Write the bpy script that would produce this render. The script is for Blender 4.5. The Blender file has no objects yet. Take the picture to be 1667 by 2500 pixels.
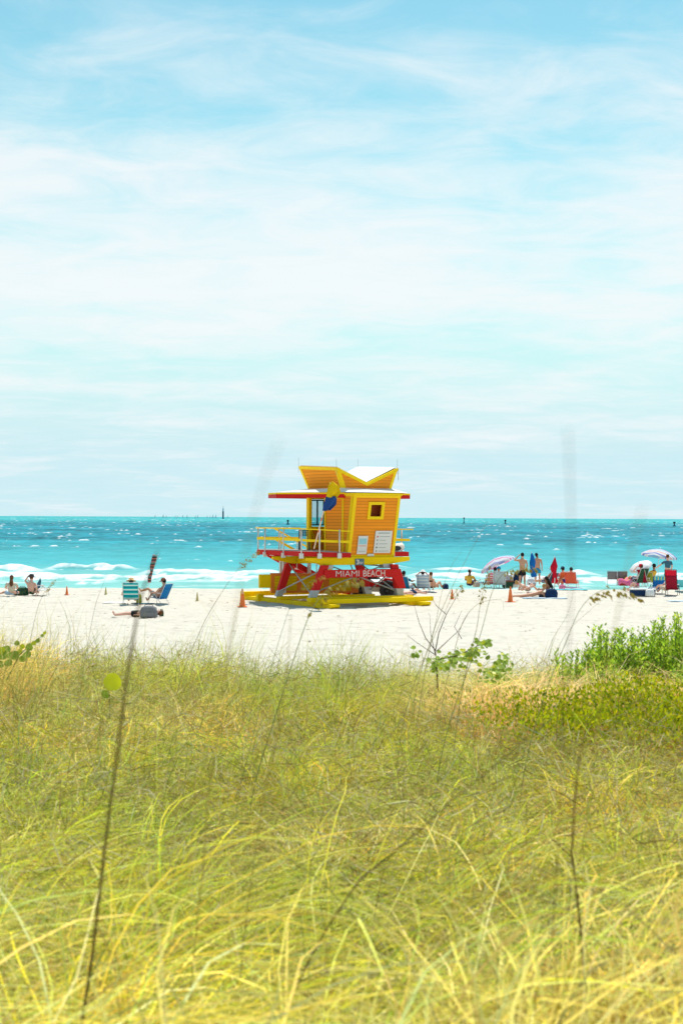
import bpy, math, random
import numpy as np
from mathutils import Vector, Matrix
random.seed(7); rng = np.random.default_rng(11)
S = bpy.context.scene; COL = S.collection
R = math.radians; PI = math.pi

# ------------------------------------------------------------------ camera constants
CH = 3.6; FP = 3600.0; ROLL = 0.0048      # eye height, focal length in photo pixels, slight roll
def at(px, py, Y):                         # authoring helper: where a photo point lies at distance Y
    x = px - 833.5; y = 1263.0 - py
    return Vector((x * Y / FP, Y, CH + (y + ROLL * x) * Y / FP))
def ground(px, py):
    x = px - 833.5; b = (1263.0 - py + ROLL * x) / FP
    Y = -CH / b
    return Vector((x * Y / FP, Y, 0))

# ------------------------------------------------------------------ value noise (numpy)
def _hash(ix, iy, s):
    n = (ix.astype(np.int64) * 374761393 + iy.astype(np.int64) * 668265263 + s * 974634777) & 0x7fffffff
    n = ((n ^ (n >> 13)) * 1274126177) & 0x7fffffff
    n = (n ^ (n >> 16)) & 0x7fffffff
    return (n % 100003) / 100003.0
def vnoise(x, y, s=0):
    x = np.asarray(x, float); y = np.asarray(y, float)
    ix = np.floor(x); iy = np.floor(y); fx = x - ix; fy = y - iy
    fx = fx * fx * (3 - 2 * fx); fy = fy * fy * (3 - 2 * fy)
    a = _hash(ix, iy, s); b = _hash(ix + 1, iy, s); c = _hash(ix, iy + 1, s); d = _hash(ix + 1, iy + 1, s)
    return (a * (1 - fx) + b * fx) * (1 - fy) + (c * (1 - fx) + d * fx) * fy
def fbm(x, y, s=0, o=4):
    t = 0; a = .5; n = 0
    for k in range(o):
        t = t + a * vnoise(x * 2 ** k, y * 2 ** k, s + k * 17); n += a; a *= .5
    return t / n
def sstep(a, b, x):
    t = np.clip((x - a) / (b - a), 0, 1); return t * t * (3 - 2 * t)

# ------------------------------------------------------------------ materials
def mat(name, col, rough=.6, spec=.3, var=.08, vscale=6, trans=0, metal=0, bump=0, bscale=30, attr=None):
    m = bpy.data.materials.new(name); m.use_nodes = True
    nt = m.node_tree; N = nt.nodes; L = nt.links
    b = N['Principled BSDF']; out = N['Material Output']
    b.inputs['Roughness'].default_value = rough; b.inputs['Specular IOR Level'].default_value = spec
    b.inputs['Metallic'].default_value = metal
    tc = N.new('ShaderNodeTexCoord')
    if attr:
        a = N.new('ShaderNodeAttribute'); a.attribute_name = attr; csock = a.outputs['Color']
    else:
        no = N.new('ShaderNodeTexNoise'); no.inputs['Scale'].default_value = vscale; no.inputs['Detail'].default_value = 5
        L.new(tc.outputs['Object'], no.inputs['Vector'])
        mx = N.new('ShaderNodeMix'); mx.data_type = 'RGBA'
        mx.inputs['A'].default_value = tuple(max(0, c * (1 - var)) for c in col) + (1,)
        mx.inputs['B'].default_value = tuple(min(1, c * (1 + var)) for c in col) + (1,)
        L.new(no.outputs['Fac'], mx.inputs['Factor']); csock = mx.outputs['Result']
    L.new(csock, b.inputs['Base Color'])
    if bump:
        nb = N.new('ShaderNodeTexNoise'); nb.inputs['Scale'].default_value = bscale
        L.new(tc.outputs['Object'], nb.inputs['Vector'])
        bp = N.new('ShaderNodeBump'); bp.inputs['Strength'].default_value = bump; bp.inputs['Distance'].default_value = .02
        L.new(nb.outputs['Fac'], bp.inputs['Height']); L.new(bp.outputs['Normal'], b.inputs['Normal'])
    if trans:
        t = N.new('ShaderNodeBsdfTranslucent'); L.new(csock, t.inputs['Color'])
        mm = N.new('ShaderNodeMixShader'); mm.inputs[0].default_value = trans
        L.new(b.outputs[0], mm.inputs[1]); L.new(t.outputs[0], mm.inputs[2]); L.new(mm.outputs[0], out.inputs[0])
    return m
def stripes(name, cols, width, axis=2, rough=.8, trans=0):
    """cloth woven in bands, fixed to the object's own coordinates"""
    m = mat(name, cols[0], rough, .1, 0, trans=0); nt = m.node_tree; N = nt.nodes; L = nt.links
    tc = N.new('ShaderNodeTexCoord'); sx = N.new('ShaderNodeSeparateXYZ'); L.new(tc.outputs['Object'], sx.inputs[0])
    d = N.new('ShaderNodeMath'); d.operation = 'DIVIDE'; d.inputs[1].default_value = width * len(cols); L.new(sx.outputs[axis], d.inputs[0])
    f = N.new('ShaderNodeMath'); f.operation = 'FRACT'; L.new(d.outputs[0], f.inputs[0])
    r = N.new('ShaderNodeValToRGB'); r.color_ramp.interpolation = 'CONSTANT'
    e = r.color_ramp.elements; e[0].color = cols[0] + (1,); e[1].position = 1 / len(cols); e[1].color = cols[1] + (1,)
    for i, c in enumerate(cols[2:]):
        q = e.new((i + 2) / len(cols)); q.color = c + (1,)
    L.new(f.outputs[0], r.inputs[0]); b = N['Principled BSDF']; L.new(r.outputs[0], b.inputs['Base Color'])
    if trans:
        t = N.new('ShaderNodeBsdfTranslucent'); L.new(r.outputs[0], t.inputs['Color'])
        mm = N.new('ShaderNodeMixShader'); mm.inputs[0].default_value = trans
        L.new(b.outputs[0], mm.inputs[1]); L.new(t.outputs[0], mm.inputs[2]); L.new(mm.outputs[0], N['Material Output'].inputs[0])
    return m
def planks(name, col, pitch=.125, line=.1, dark=.45):
    """painted horizontal boards with open joints between them"""
    m = mat(name, col, .65, .05, .11, 1.6); nt = m.node_tree; N = nt.nodes; L = nt.links
    tc = N.new('ShaderNodeTexCoord'); sx = N.new('ShaderNodeSeparateXYZ'); L.new(tc.outputs['Object'], sx.inputs[0])
    d = N.new('ShaderNodeMath'); d.operation = 'DIVIDE'; d.inputs[1].default_value = pitch; L.new(sx.outputs[2], d.inputs[0])
    f = N.new('ShaderNodeMath'); f.operation = 'FRACT'; L.new(d.outputs[0], f.inputs[0])
    g = N.new('ShaderNodeMath'); g.operation = 'LESS_THAN'; g.inputs[1].default_value = line; L.new(f.outputs[0], g.inputs[0])
    # each board a slightly different tone
    fl = N.new('ShaderNodeMath'); fl.operation = 'FLOOR'; L.new(d.outputs[0], fl.inputs[0])
    wn = N.new('ShaderNodeTexWhiteNoise'); wn.noise_dimensions = '1D'; L.new(fl.outputs[0], wn.inputs['W'])
    mr = N.new('ShaderNodeMapRange'); mr.inputs['To Min'].default_value = .9; mr.inputs['To Max'].default_value = 1.06; L.new(wn.outputs['Value'], mr.inputs['Value'])
    b = N['Principled BSDF']; src = b.inputs['Base Color'].links[0].from_socket
    vm = N.new('ShaderNodeVectorMath'); vm.operation = 'SCALE'; L.new(src, vm.inputs[0]); L.new(mr.outputs[0], vm.inputs['Scale'])
    mx = N.new('ShaderNodeMix'); mx.data_type = 'RGBA'; L.new(g.outputs[0], mx.inputs['Factor']); L.new(vm.outputs[0], mx.inputs['A'])
    mx.inputs['B'].default_value = tuple(c * dark for c in col) + (1,)
    L.new(mx.outputs['Result'], b.inputs['Base Color'])
    return m
M = {}
M['orange'] = planks('orange_boards', (.99, .32, .025))
M['yellow'] = mat('yellow_paint', (.93, .62, .002), .55, .10, .12, 1.8)
M['yellow_trim'] = mat('yellow_trim_paint', (.96, .65, .008), .5, .12, .05, 4)
M['red'] = mat('red_paint', (.60, .018, .016), .55, .12, .08, 4)
M['roofwhite'] = mat('white_roof_membrane', (.8, .8, .78), .7, .2, .05, 3)
M['galv'] = mat('galvanised_steel', (.42, .43, .43), .45, .5, .18, 9, metal=.35)
M['alu'] = mat('pale_aluminium', (.62, .62, .61), .4, .5, .1, 9, metal=.2)
M['glass'] = mat('window_glass', (.30, .50, .56), .08, .8, .1, 2)
M['dark'] = mat('dark_plastic', (.02, .022, .03), .5, .4, .2, 12)
M['black'] = mat('black_rubber', (.018, .018, .02), .7, .3, .3, 20, bump=.5, bscale=25)
M['white'] = mat('white_plastic', (.78, .78, .77), .5, .3, .04, 8)
M['sign'] = mat('white_sign_board', (.72, .72, .70), .5, .3, .03, 5)
M['signblue'] = mat('pale_blue_print', (.30, .62, .72), .5, .3, .15, 9)
M['ink'] = mat('grey_print', (.28, .29, .30), .6, .2, .2, 12)
M['street'] = mat('blue_grey_sign', (.09, .17, .22), .5, .3, .1, 9)
M['letter'] = mat('cream_lettering', (.80, .72, .66), .5, .3, .04, 9)
M['cone'] = mat('orange_cone_plastic', (.88, .20, .045), .5, .3, .12, 9)
M['conepale'] = mat('faded_cone_plastic', (.62, .52, .24), .6, .2, .12, 9)
M['conetop'] = mat('sun_bleached_orange', (.85, .45, .25), .6, .2, .1, 9)
M['flagY'] = mat('yellow_flag_cloth', (.88, .62, .01), .8, .1, .06, 5, trans=.25)
M['flagB'] = mat('blue_flag_cloth', (.03, .09, .30), .8, .1, .1, 5, trans=.2)
M['skinA'] = mat('tanned_skin', (.62, .32, .20), .5, .3, .1, 9)
M['skinB'] = mat('fair_skin', (.74, .42, .31), .5, .3, .1, 9)
M['skinC'] = mat('brown_skin', (.30, .14, .08), .5, .3, .1, 9)
for k, c in dict(hairdark=(.025, .016, .013), hairbrown=(.14, .06, .025), hairblond=(.42, .24, .09), straw=(.62, .42, .20),
                 navy=(.012, .035, .10), teal=(.01, .15, .30), blue=(.01, .19, .50), royal=(.01, .16, .52), redcloth=(.70, .012, .035), darkred=(.32, .01, .03),
                 coral=(.85, .14, .07), orangecloth=(.78, .18, .06), pink=(.82, .22, .36), whitecloth=(.78, .77, .76), greycloth=(.20, .20, .21),
                 paleblue=(.42, .55, .66), yellowcloth=(.78, .44, .05), green=(.03, .09, .05), purple=(.10, .04, .25), lime=(.45, .50, .06),
                 beige=(.62, .52, .40), slate=(.05, .14, .20), blackcloth=(.02, .02, .024), aqua=(.12, .55, .62), brownish=(.25, .10, .06)).items():
    M[k] = mat(k + '_fabric', c, .8, .15, .12, 11)
M['tealstripe'] = stripes('teal_striped_canvas', [(.01, .36, .38), (.70, .80, .78), (.03, .55, .52), (.01, .25, .34)], .045)
M['bluestripe'] = stripes('pale_blue_striped_canvas', [(.50, .60, .68), (.30, .45, .60), (.62, .68, .72)], .05)
M['redstripe'] = stripes('red_striped_canvas', [(.72, .06, .10), (.80, .68, .68)], .05)
M['sockstripe'] = stripes('windsock_stripes', [(.03, .05, .08), (.72, .20, .16), (.04, .07, .09), (.20, .42, .42), (.62, .22, .24)], .058, rough=.8, trans=.2)
M['headrest'] = stripes('headrest_stripes', [(.02, .42, .70), (.62, .70, .20), (.05, .55, .66)], .05, axis=0)
M['umbA'] = stripes('pink_white_blue_stripes', [(.80, .76, .80), (.72, .24, .44), (.80, .78, .82), (.40, .44, .74), (.80, .80, .84)], .13, axis=0, trans=.35)
M['umbB'] = stripes('pastel_stripes', [(.82, .82, .84), (.84, .50, .46), (.82, .82, .84), (.34, .58, .78), (.82, .82, .84), (.28, .30, .60)], .11, axis=0, trans=.35)
M['trunks'] = mat('patterned_trunks', (.02, .30, .55), .8, .1, .9, 16)
M['camo'] = mat('camouflage_shorts', (.10, .14, .09), .8, .1, .9, 18)
M['patterned'] = mat('patterned_grey_cloth', (.45, .52, .54), .8, .1, .5, 14)

# ------------------------------------------------------------------ objects
def tag(o, label=None, cat=None, group=None, kind=None):
    if label: o['label'] = label
    if cat: o['category'] = cat
    if group: o['group'] = group
    if kind: o['kind'] = kind
    return o
def empty(name, loc=(0, 0, 0), rz=0, label=None, cat=None, group=None):
    o = bpy.data.objects.new(name, None); COL.objects.link(o); o.location = loc; o.rotation_euler = (0, 0, rz)
    o.empty_display_size = .2
    return tag(o, label, cat, group)
def link(name, me, m, parent=None, smooth=False):
    o = bpy.data.objects.new(name, me); COL.objects.link(o)
    if m is not None: me.materials.append(M[m] if isinstance(m, str) else m)
    if parent: o.parent = parent
    if smooth: me.shade_smooth()
    return o
class MB:
    def __init__(s): s.v = []; s.f = []
    def add(s, vs, fs):
        n = len(s.v); s.v += [tuple(v) for v in vs]; s.f += [tuple(i + n for i in f) for f in fs]; return s
    def hexa(s, p):      # 8 points: bottom loop 0-3, top loop 4-7
        return s.add(p, [(3, 2, 1, 0), (4, 5, 6, 7), (0, 1, 5, 4), (1, 2, 6, 5), (2, 3, 7, 6), (3, 0, 4, 7)])
    def box(s, x0, y0, z0, x1, y1, z1):
        return s.hexa([(x0, y0, z0), (x1, y0, z0), (x1, y1, z0), (x0, y1, z0), (x0, y0, z1), (x1, y0, z1), (x1, y1, z1), (x0, y1, z1)])
    def prism(s, poly, ext):   # poly: 3D points in a plane, ext: extrusion vector
        n = len(poly); e = Vector(ext); a = [Vector(p) for p in poly]
        return s.add(a + [p + e for p in a], [tuple(range(n))[::-1], tuple(range(n, 2 * n))] + [(i, (i + 1) % n, n + (i + 1) % n, n + i) for i in range(n)])
    def tube(s, pts, r, n=8, cap=True):
        pts = [Vector(p) for p in pts]; rs = r if isinstance(r, (list, tuple)) else [r] * len(pts)
        rings = []; up = None
        for i, p in enumerate(pts):
            d = (pts[min(i + 1, len(pts) - 1)] - pts[max(i - 1, 0)]).normalized()
            if up is None or abs(up.dot(d)) > .99: up = Vector((0, 0, 1)) if abs(d.z) < .9 else Vector((1, 0, 0))
            a = d.cross(up).normalized(); b = a.cross(d).normalized(); up = b
            rings.append([p + (a * math.cos(2 * PI * k / n) + b * math.sin(2 * PI * k / n)) * rs[i] for k in range(n)])
        vs = [v for ring in rings for v in ring]; fs = []
        for i in range(len(pts) - 1):
            for k in range(n):
                fs.append((i * n + k, i * n + (k + 1) % n, (i + 1) * n + (k + 1) % n, (i + 1) * n + k))
        if cap: fs += [tuple(range(n))[::-1], tuple(range((len(pts) - 1) * n, len(pts) * n))]
        return s.add(vs, fs)
    def bar(s, a, b, w, h):     # rectangular bar between two points
        a = Vector(a); b = Vector(b); d = (b - a).normalized(); up = Vector((0, 0, 1)) if abs(d.z) < .95 else Vector((0, 1, 0))
        x = d.cross(up).normalized() * w / 2; y = x.cross(d).normalized() * h / 2
        return s.hexa([a - x - y, a + x - y, a + x + y, a - x + y, b - x - y, b + x - y, b + x + y, b - x + y])
    def lathe(s, prof, n=20, c=(0, 0, 0)):
        c = Vector(c); vs = []; fs = []
        for r, z in prof:
            for k in range(n): vs.append(c + Vector((r * math.cos(2 * PI * k / n), r * math.sin(2 * PI * k / n), z)))
        for i in range(len(prof) - 1):
            for k in range(n): fs.append((i * n + k, i * n + (k + 1) % n, (i + 1) * n + (k + 1) % n, (i + 1) * n + k))
        return s.add(vs, fs)
    def build(s, name, m, parent=None, smooth=False, bevel=0):
        me = bpy.data.meshes.new(name); me.from_pydata(s.v, [], s.f); me.update()
        o = link(name, me, m, parent, smooth)
        if bevel:
            b = o.modifiers.new('bevel', 'BEVEL'); b.width = bevel; b.segments = 2; b.limit_method = 'ANGLE'
        return o
def npmesh(name, V, F, m, parent=None, attrs=None, smooth=False):
    """big meshes from numpy arrays; F (n,4) or (n,3)"""
    me = bpy.data.meshes.new(name); V = np.asarray(V, np.float32); F = np.asarray(F, np.int32)
    me.vertices.add(len(V)); me.vertices.foreach_set('co', V.ravel())
    k = F.shape[1]; me.loops.add(F.size); me.loops.foreach_set('vertex_index', F.ravel())
    me.polygons.add(len(F)); me.polygons.foreach_set('loop_start', np.arange(0, F.size, k, dtype=np.int32))
    me.update(calc_edges=True)
    for an, c in (attrs or {}).items():
        a = me.color_attributes.new(an, 'FLOAT_COLOR', 'POINT')
        c4 = np.ones((len(V), 4), np.float32); c4[:, :3] = c; a.data.foreach_set('color', c4.ravel())
    return link(name, me, m, parent, smooth)
def catmull(P, k=8):
    out_ = []
    for i in range(len(P) - 1):
        a, b_, c, d = P[max(i - 1, 0)], P[i], P[i + 1], P[min(i + 2, len(P) - 1)]
        for j in range(k):
            t = j / k; out_.append(.5 * ((2 * b_) + (c - a) * t + (2 * a - 5 * b_ + 4 * c - d) * t * t + (3 * b_ - a - 3 * c + d) * t ** 3))
    return out_ + [P[-1]]
def copy_tree(o, parent=None):
    c = o.copy(); COL.objects.link(c)
    if parent: c.parent = parent
    for ch in [q for q in bpy.data.objects if q.parent == o]: copy_tree(ch, c)
    return c

# ------------------------------------------------------------------ world, sun, camera
W = bpy.data.worlds.new('World'); S.world = W; W.use_nodes = True
nt = W.node_tree; N = nt.nodes; L = nt.links; N.clear()
out = N.new('ShaderNodeOutputWorld')
SUN_AZ, SUN_EL = R(16), R(65)       # azimuth from +Y towards +X
sky = N.new('ShaderNodeTexSky'); sky.sky_type = 'NISHITA'; sky.sun_disc = False
sky.sun_elevation = SUN_EL; sky.sun_rotation = SUN_AZ; sky.air_density = 1.2; sky.dust_density = .3; sky.ozone_density = 2.2
tint = N.new('ShaderNodeMix'); tint.data_type = 'RGBA'; tint.blend_type = 'MULTIPLY'; tint.inputs['Factor'].default_value = 1
L.new(sky.outputs[0], tint.inputs['A']); tint.inputs['B'].default_value = (.75, 1.08, .88, 1)
bg = N.new('ShaderNodeBackground'); bg.inputs[1].default_value = .128; L.new(tint.outputs['Result'], bg.inputs[0])
cl = N.new('ShaderNodeBackground'); cl.inputs[0].default_value = (.855, .895, .915, 1); cl.inputs[1].default_value = .93
tc = N.new('ShaderNodeTexCoord'); sep = N.new('ShaderNodeSeparateXYZ'); L.new(tc.outputs['Generated'], sep.inputs[0])
def mth(op, a, b=None, c=None):
    n = N.new('ShaderNodeMath'); n.operation = op
    for i, q in enumerate((a, b, c)):
        if q is None: continue
        if isinstance(q, (int, float)): n.inputs[i].default_value = q
        else: L.new(q, n.inputs[i])
    return n.outputs[0]
zz = mth('MAXIMUM', sep.outputs[2], 0.0)
den = mth('ADD', zz, .10)
cx = mth('DIVIDE', sep.outputs[0], den); cy = mth('DIVIDE', sep.outputs[1], den)
cmb = N.new('ShaderNodeCombineXYZ'); L.new(cx, cmb.inputs[0]); L.new(cy, cmb.inputs[1])
def cloud(sx, sy, rot, scale, off, detail=7, rough=.55, dist=.6):
    mp = N.new('ShaderNodeMapping'); mp.inputs['Scale'].default_value = (sx, sy, 1); mp.inputs['Rotation'].default_value = (0, 0, R(rot)); mp.inputs['Location'].default_value = off
    L.new(cmb.outputs[0], mp.inputs[0]); n = N.new('ShaderNodeTexNoise'); n.inputs['Scale'].default_value = scale
    n.inputs['Detail'].default_value = detail; n.inputs['Roughness'].default_value = rough; n.inputs['Distortion'].default_value = dist
    L.new(mp.outputs[0], n.inputs[0]); return n.outputs['Fac']
c1 = cloud(.75, .85, 10, 1.5, (3.1, 1.7, 0), 5, .5, .4); c2 = cloud(1.0, 1.2, -8, 3.8, (7.4, 2.2, 0), 10, .62, .7)
cs = mth('ADD', mth('MULTIPLY', c1, .55), mth('MULTIPLY', c2, .45))
# cloud bank thickest 7-14 degrees up, thinning above
band = N.new('ShaderNodeValToRGB'); L.new(mth('MULTIPLY', zz, 3.0), band.inputs[0])
el = band.color_ramp.elements; el[0].position = 0; el[0].color = (.10,) * 3 + (1,); el[1].position = .30; el[1].color = (.20,) * 3 + (1,)
for p, v in ((.10, .11), (.20, .19), (.46, .33), (.62, .34), (.72, .24), (.84, .14), (1, .08)):
    e = el.new(p); e.color = (v, v, v, 1)
bs = N.new('ShaderNodeSeparateColor'); L.new(band.outputs[0], bs.inputs[0])
f = mth('ADD', cs, bs.outputs[0])
mr = N.new('ShaderNodeMapRange'); mr.interpolation_type = 'SMOOTHSTEP'; L.new(f, mr.inputs['Value'])
mr.inputs['From Min'].default_value = .53; mr.inputs['From Max'].default_value = .92; mr.inputs['To Max'].default_value = .92
mixw = N.new('ShaderNodeMixShader'); hz = N.new('ShaderNodeBackground'); hz.inputs[0].default_value = (.54, .745, .80, 1)
hr = N.new('ShaderNodeMapRange'); hr.interpolation_type = 'SMOOTHSTEP'; L.new(zz, hr.inputs['Value'])
hr.inputs['From Min'].default_value = .03; hr.inputs['From Max'].default_value = .24; hr.inputs['To Min'].default_value = 1; hr.inputs['To Max'].default_value = 0
mh = N.new('ShaderNodeMixShader'); L.new(hr.outputs[0], mh.inputs[0]); L.new(bg.outputs[0], mh.inputs[1]); L.new(hz.outputs[0], mh.inputs[2])
L.new(mr.outputs[0], mixw.inputs[0]); L.new(mh.outputs[0], mixw.inputs[1]); L.new(cl.outputs[0], mixw.inputs[2])
L.new(mixw.outputs[0], out.inputs[0])

sd = bpy.data.lights.new('sun', 'SUN'); sd.energy = 4.4; sd.angle = R(.55); sd.color = (1, .96, .90)
so = bpy.data.objects.new('sun', sd); COL.objects.link(so)
sdir = Vector((math.sin(SUN_AZ) * math.cos(SUN_EL), math.cos(SUN_AZ) * math.cos(SUN_EL), math.sin(SUN_EL)))
so.rotation_euler = sdir.to_track_quat('Z', 'Y').to_euler()

cd = bpy.data.cameras.new('camera'); cam = bpy.data.objects.new('camera', cd); COL.objects.link(cam); S.camera = cam
cd.sensor_fit = 'VERTICAL'; cd.sensor_height = 36; cd.sensor_width = 24; cd.lens = FP / 2500 * 36
cd.clip_start = .05; cd.clip_end = 60000
cam.location = (0, 0, CH)
cam.matrix_world = Matrix.Translation((0, 0, CH)) @ Matrix.Rotation(R(90) + 13 / FP, 4, 'X') @ Matrix.Rotation(ROLL, 4, 'Z')
cd.dof.use_dof = True; cd.dof.focus_distance = 58; cd.dof.aperture_fstop = 6.0
S.view_settings.view_transform = 'Standard'; S.view_settings.look = 'None'; S.view_settings.exposure = 0.2; S.view_settings.gamma = 1
S.cycles.max_bounces = 6; S.cycles.transparent_max_bounces = 8

# ------------------------------------------------------------------ terrain: dune, beach, shore
def zground(x, y):
    x = np.asarray(x, float); y = np.asarray(y, float)
    und = (fbm(x * .35 + 5, y * .35 + 9, 3, 3) - .5) + .45 * (fbm(x * 1.1, y * 1.1 + 3, 4, 2) - .5)
    dune = 2.02 + .22 * und
    edge = 12.6 + 1.6 * (fbm(x * .3 + 2, y * 0 + 1, 8, 2) - .5)
    t = sstep(edge, edge + 7.5, y)
    z = dune * (1 - t) + t * (.05 * und + .05 * (fbm(x * 1.3, y * 1.3, 5, 2) - .5) - .10 * sstep(.58, .76, fbm(x * 3.1, y * 3.1, 6, 2)))
    s = sstep(74.3 + .9 * (fbm(x * .08, y * 0, 21, 2) - .5) + .02 * x, 80, y)
    return z - s * 1.35
def gridmesh(name, xs, ys, m, zf, smooth=True):
    X, Y = np.meshgrid(xs, ys); Z = zf(X, Y); V = np.stack([X, Y, Z], -1).reshape(-1, 3)
    nx, ny = len(xs), len(ys); i = np.arange((ny - 1) * (nx - 1)); r = i // (nx - 1); c = i % (nx - 1); a = r * nx + c
    return npmesh(name, V, np.stack([a, a + 1, a + nx + 1, a + nx], -1), m, smooth=smooth)
msand = mat('pale_beach_sand', (.60, .548, .462), .95, .05, .05, 1.5); nt2 = msand.node_tree; n2 = nt2.nodes; l2 = nt2.links
tc2 = n2.new('ShaderNodeTexCoord'); b1 = n2.new('ShaderNodeTexNoise'); b1.inputs['Scale'].default_value = 3.5; b1.inputs['Detail'].default_value = 8; b1.inputs['Roughness'].default_value = .62
b2 = n2.new('ShaderNodeTexVoronoi'); b2.inputs['Scale'].default_value = 2.6; b2.feature = 'SMOOTH_F1'
l2.new(tc2.outputs['Object'], b1.inputs['Vector']); l2.new(tc2.outputs['Object'], b2.inputs['Vector'])
ad = n2.new('ShaderNodeMath'); ad.operation = 'ADD'; l2.new(b1.outputs['Fac'], ad.inputs[0]); l2.new(b2.outputs['Distance'], ad.inputs[1])
bp = n2.new('ShaderNodeBump'); bp.inputs['Strength'].default_value = .55; bp.inputs['Distance'].default_value = .12
l2.new(ad.outputs[0], bp.inputs['Height']); l2.new(bp.outputs['Normal'], n2['Principled BSDF'].inputs['Normal'])
xs = np.concatenate([np.linspace(-400, -23, 30), np.arange(-22, 22.01, .15), np.linspace(23, 400, 30)])
ys = np.concatenate([np.linspace(-30, 0, 12), np.arange(.5, 34, .5), np.arange(34, 78, .15), np.linspace(78.5, 100, 20)])
tag(gridmesh('sand', xs, ys, msand, zground), 'pale beach sand behind the grassy dune', None, None, 'structure')
# bits of dried seaweed and shells on the sand
V = []; F = []
for i in range(520):
    y = random.uniform(36, 73); x = random.uniform(-.28 * y, .28 * y); z = float(zground(x, y)) + .006
    a = random.uniform(0, PI); l = random.uniform(.03, .13); w = random.uniform(.012, .035); n = len(V)
    ca, sa = math.cos(a), math.sin(a)
    for k in range(6):
        q = 2 * PI * k / 6; rr = random.uniform(.6, 1); u = l * math.cos(q) * rr; v = w * math.sin(q) * rr
        V.append((x + u * ca - v * sa, y + u * sa + v * ca, z + random.uniform(0, .02)))
    F += [(n, n + 1, n + 2, n + 5), (n + 5, n + 2, n + 3, n + 4)]
tag(npmesh('seaweed_litter', V, F, mat('dry_seaweed', (.34, .27, .19), .9, .1, .3, 20)), 'small dark scraps of dried seaweed scattered over the sand', 'seaweed', None, 'stuff')

# ------------------------------------------------------------------ sea: one sheet to the horizon, real waves
SEA = -.6
nr = [84.0]
while nr[-1] < 32000:
    y = nr[-1]; nr.append(y + (.22 if y < 130 else .4 if y < 240 else .9 if y < 500 else 1.6 if y < 900 else y * .0035 if y < 4000 else y * .03))
rows = np.array(nr); ang = np.tan(np.linspace(R(-21), R(21), 430))
Yg = np.repeat(rows[:, None], len(ang), 1); Xg = rows[:, None] * ang[None, :]
def ridge(seed, sx, sy, skew=.15):
    n = fbm((Xg + skew * Yg) / sx, Yg / sy, seed, 3); return 1 - np.abs(2 * n - 1) * 2
amp = .10 + .22 * sstep(110, 260, Yg)
h = amp * .35 * (fbm(Xg / 1.1, Yg / .8, 33, 2) - .5) * 2 + amp * (1.0 * (fbm((Xg + .2 * Yg) / 7, Yg / 3.0, 31, 3) - .5) * 2 + .8 * (fbm(Xg / 22, Yg / 9, 41, 2) - .5) * 2)
farm = sstep(1200, 5000, Yg); h = h * (1 - farm) + farm * .35 * (_hash(np.floor(Xg / 14), np.floor(Yg / 9), 5) - .5)
foam = np.zeros_like(h)
def px2x(px, Y): return (px - 833.5) * Y / FP
# breakers: left px, right px, distance, height, width across, bow
for (p0, p1, Yc, hh, wd, sd_) in [(95, 345, 117, .55, 1.6, 1), (-300, 120, 112, .45, 2.2, 2), (-400, 170, 101, .35, 2.6, 3), (330, 720, 107, .45, 2.6, 4), (-100, 700, 98, .30, 2.2, 5),
                              (900, 1010, 121, .50, 1.7, 6), (1040, 1190, 119, .30, 1.2, 7), (640, 1000, 104, .35, 2.4, 8), (980, 1330, 104, .42, 3.2, 9), (1370, 1480, 108, .5, 3.0, 10),
                              (1250, 2000, 98, .30, 2.4, 11), (1560, 1900, 106, .4, 2.2, 12), (150, 300, 94, .2, 1.6, 13), (-900, -200, 108, .45, 2.4, 14), (1700, 2500, 110, .45, 2.4, 15),
                              (850, 1150, 96.5, .22, 1.8, 18)]:
    x0, x1 = px2x(p0, Yc), px2x(p1, Yc)
    yc = Yc + 3.2 * (fbm(Xg / 7 + sd_ * 3.3, Yg * 0 + sd_, 50 + sd_, 3) - .5) + .4 * np.sin(Xg / 5 + sd_)
    mask = sstep(x0 - .3, x0 + 1.8, Xg) * (1 - sstep(x1 - 2.0, x1 + .3, Xg))
    d = (Yg - yc) / (wd * .72)
    prof = np.exp(-np.where(d > 0, d * .8, d * 1.7) ** 2)
    h += mask * hh * .72 * prof * (.25 + 1.5 * fbm(Xg / 1.3, Yg / 1.3, 70 + sd_, 2))
    foam = np.maximum(foam, mask * (sstep(.25, .75, prof * (.15 + 1.55 * fbm(Xg / .9, Yg / .7, 80 + sd_, 4)))) * 1.0)
    foam = np.maximum(foam, mask * .9 * sstep(-2.6, -.8, d) * (d < 0) * sstep(.50, .58, fbm(Xg / .8, Yg / 1.5, 90 + sd_, 5)))
# trailing lace of foam in the shallows
foam = np.maximum(foam, .4 * (1 - sstep(96, 102, Yg)) * sstep(.57, .66, fbm(Xg / 4.5, Yg / 1.8, 140, 4)))
# whitecaps offshore
wc = fbm(Xg / 1.5, Yg / 1.6, 150, 4) * .62 + vnoise(Xg / 9, Yg / 8, 151) * .38
th = .752 + .03 * sstep(150, 300, -Yg + 450)
wcm = sstep(th, th + .05, wc) * sstep(115, 150, Yg) * (1 - sstep(2500, 6000, Yg))
h += wcm * .22; foam = np.maximum(foam, wcm)
sp = sstep(.955, .985, vnoise(Xg / 1.1, Yg / .9, 160)) * sstep(125, 220, Yg) * (1 - sstep(1500, 4000, Yg)) * .3  # small sparkles, painted as pale specks through the foam mask
foam = np.maximum(foam, sp)
foam = np.clip(foam * (.45 + .95 * fbm(Xg / .4, Yg / .5, 170, 2)), 0, 1)
V = np.stack([Xg, Yg, SEA + h], -1).reshape(-1, 3)
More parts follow.
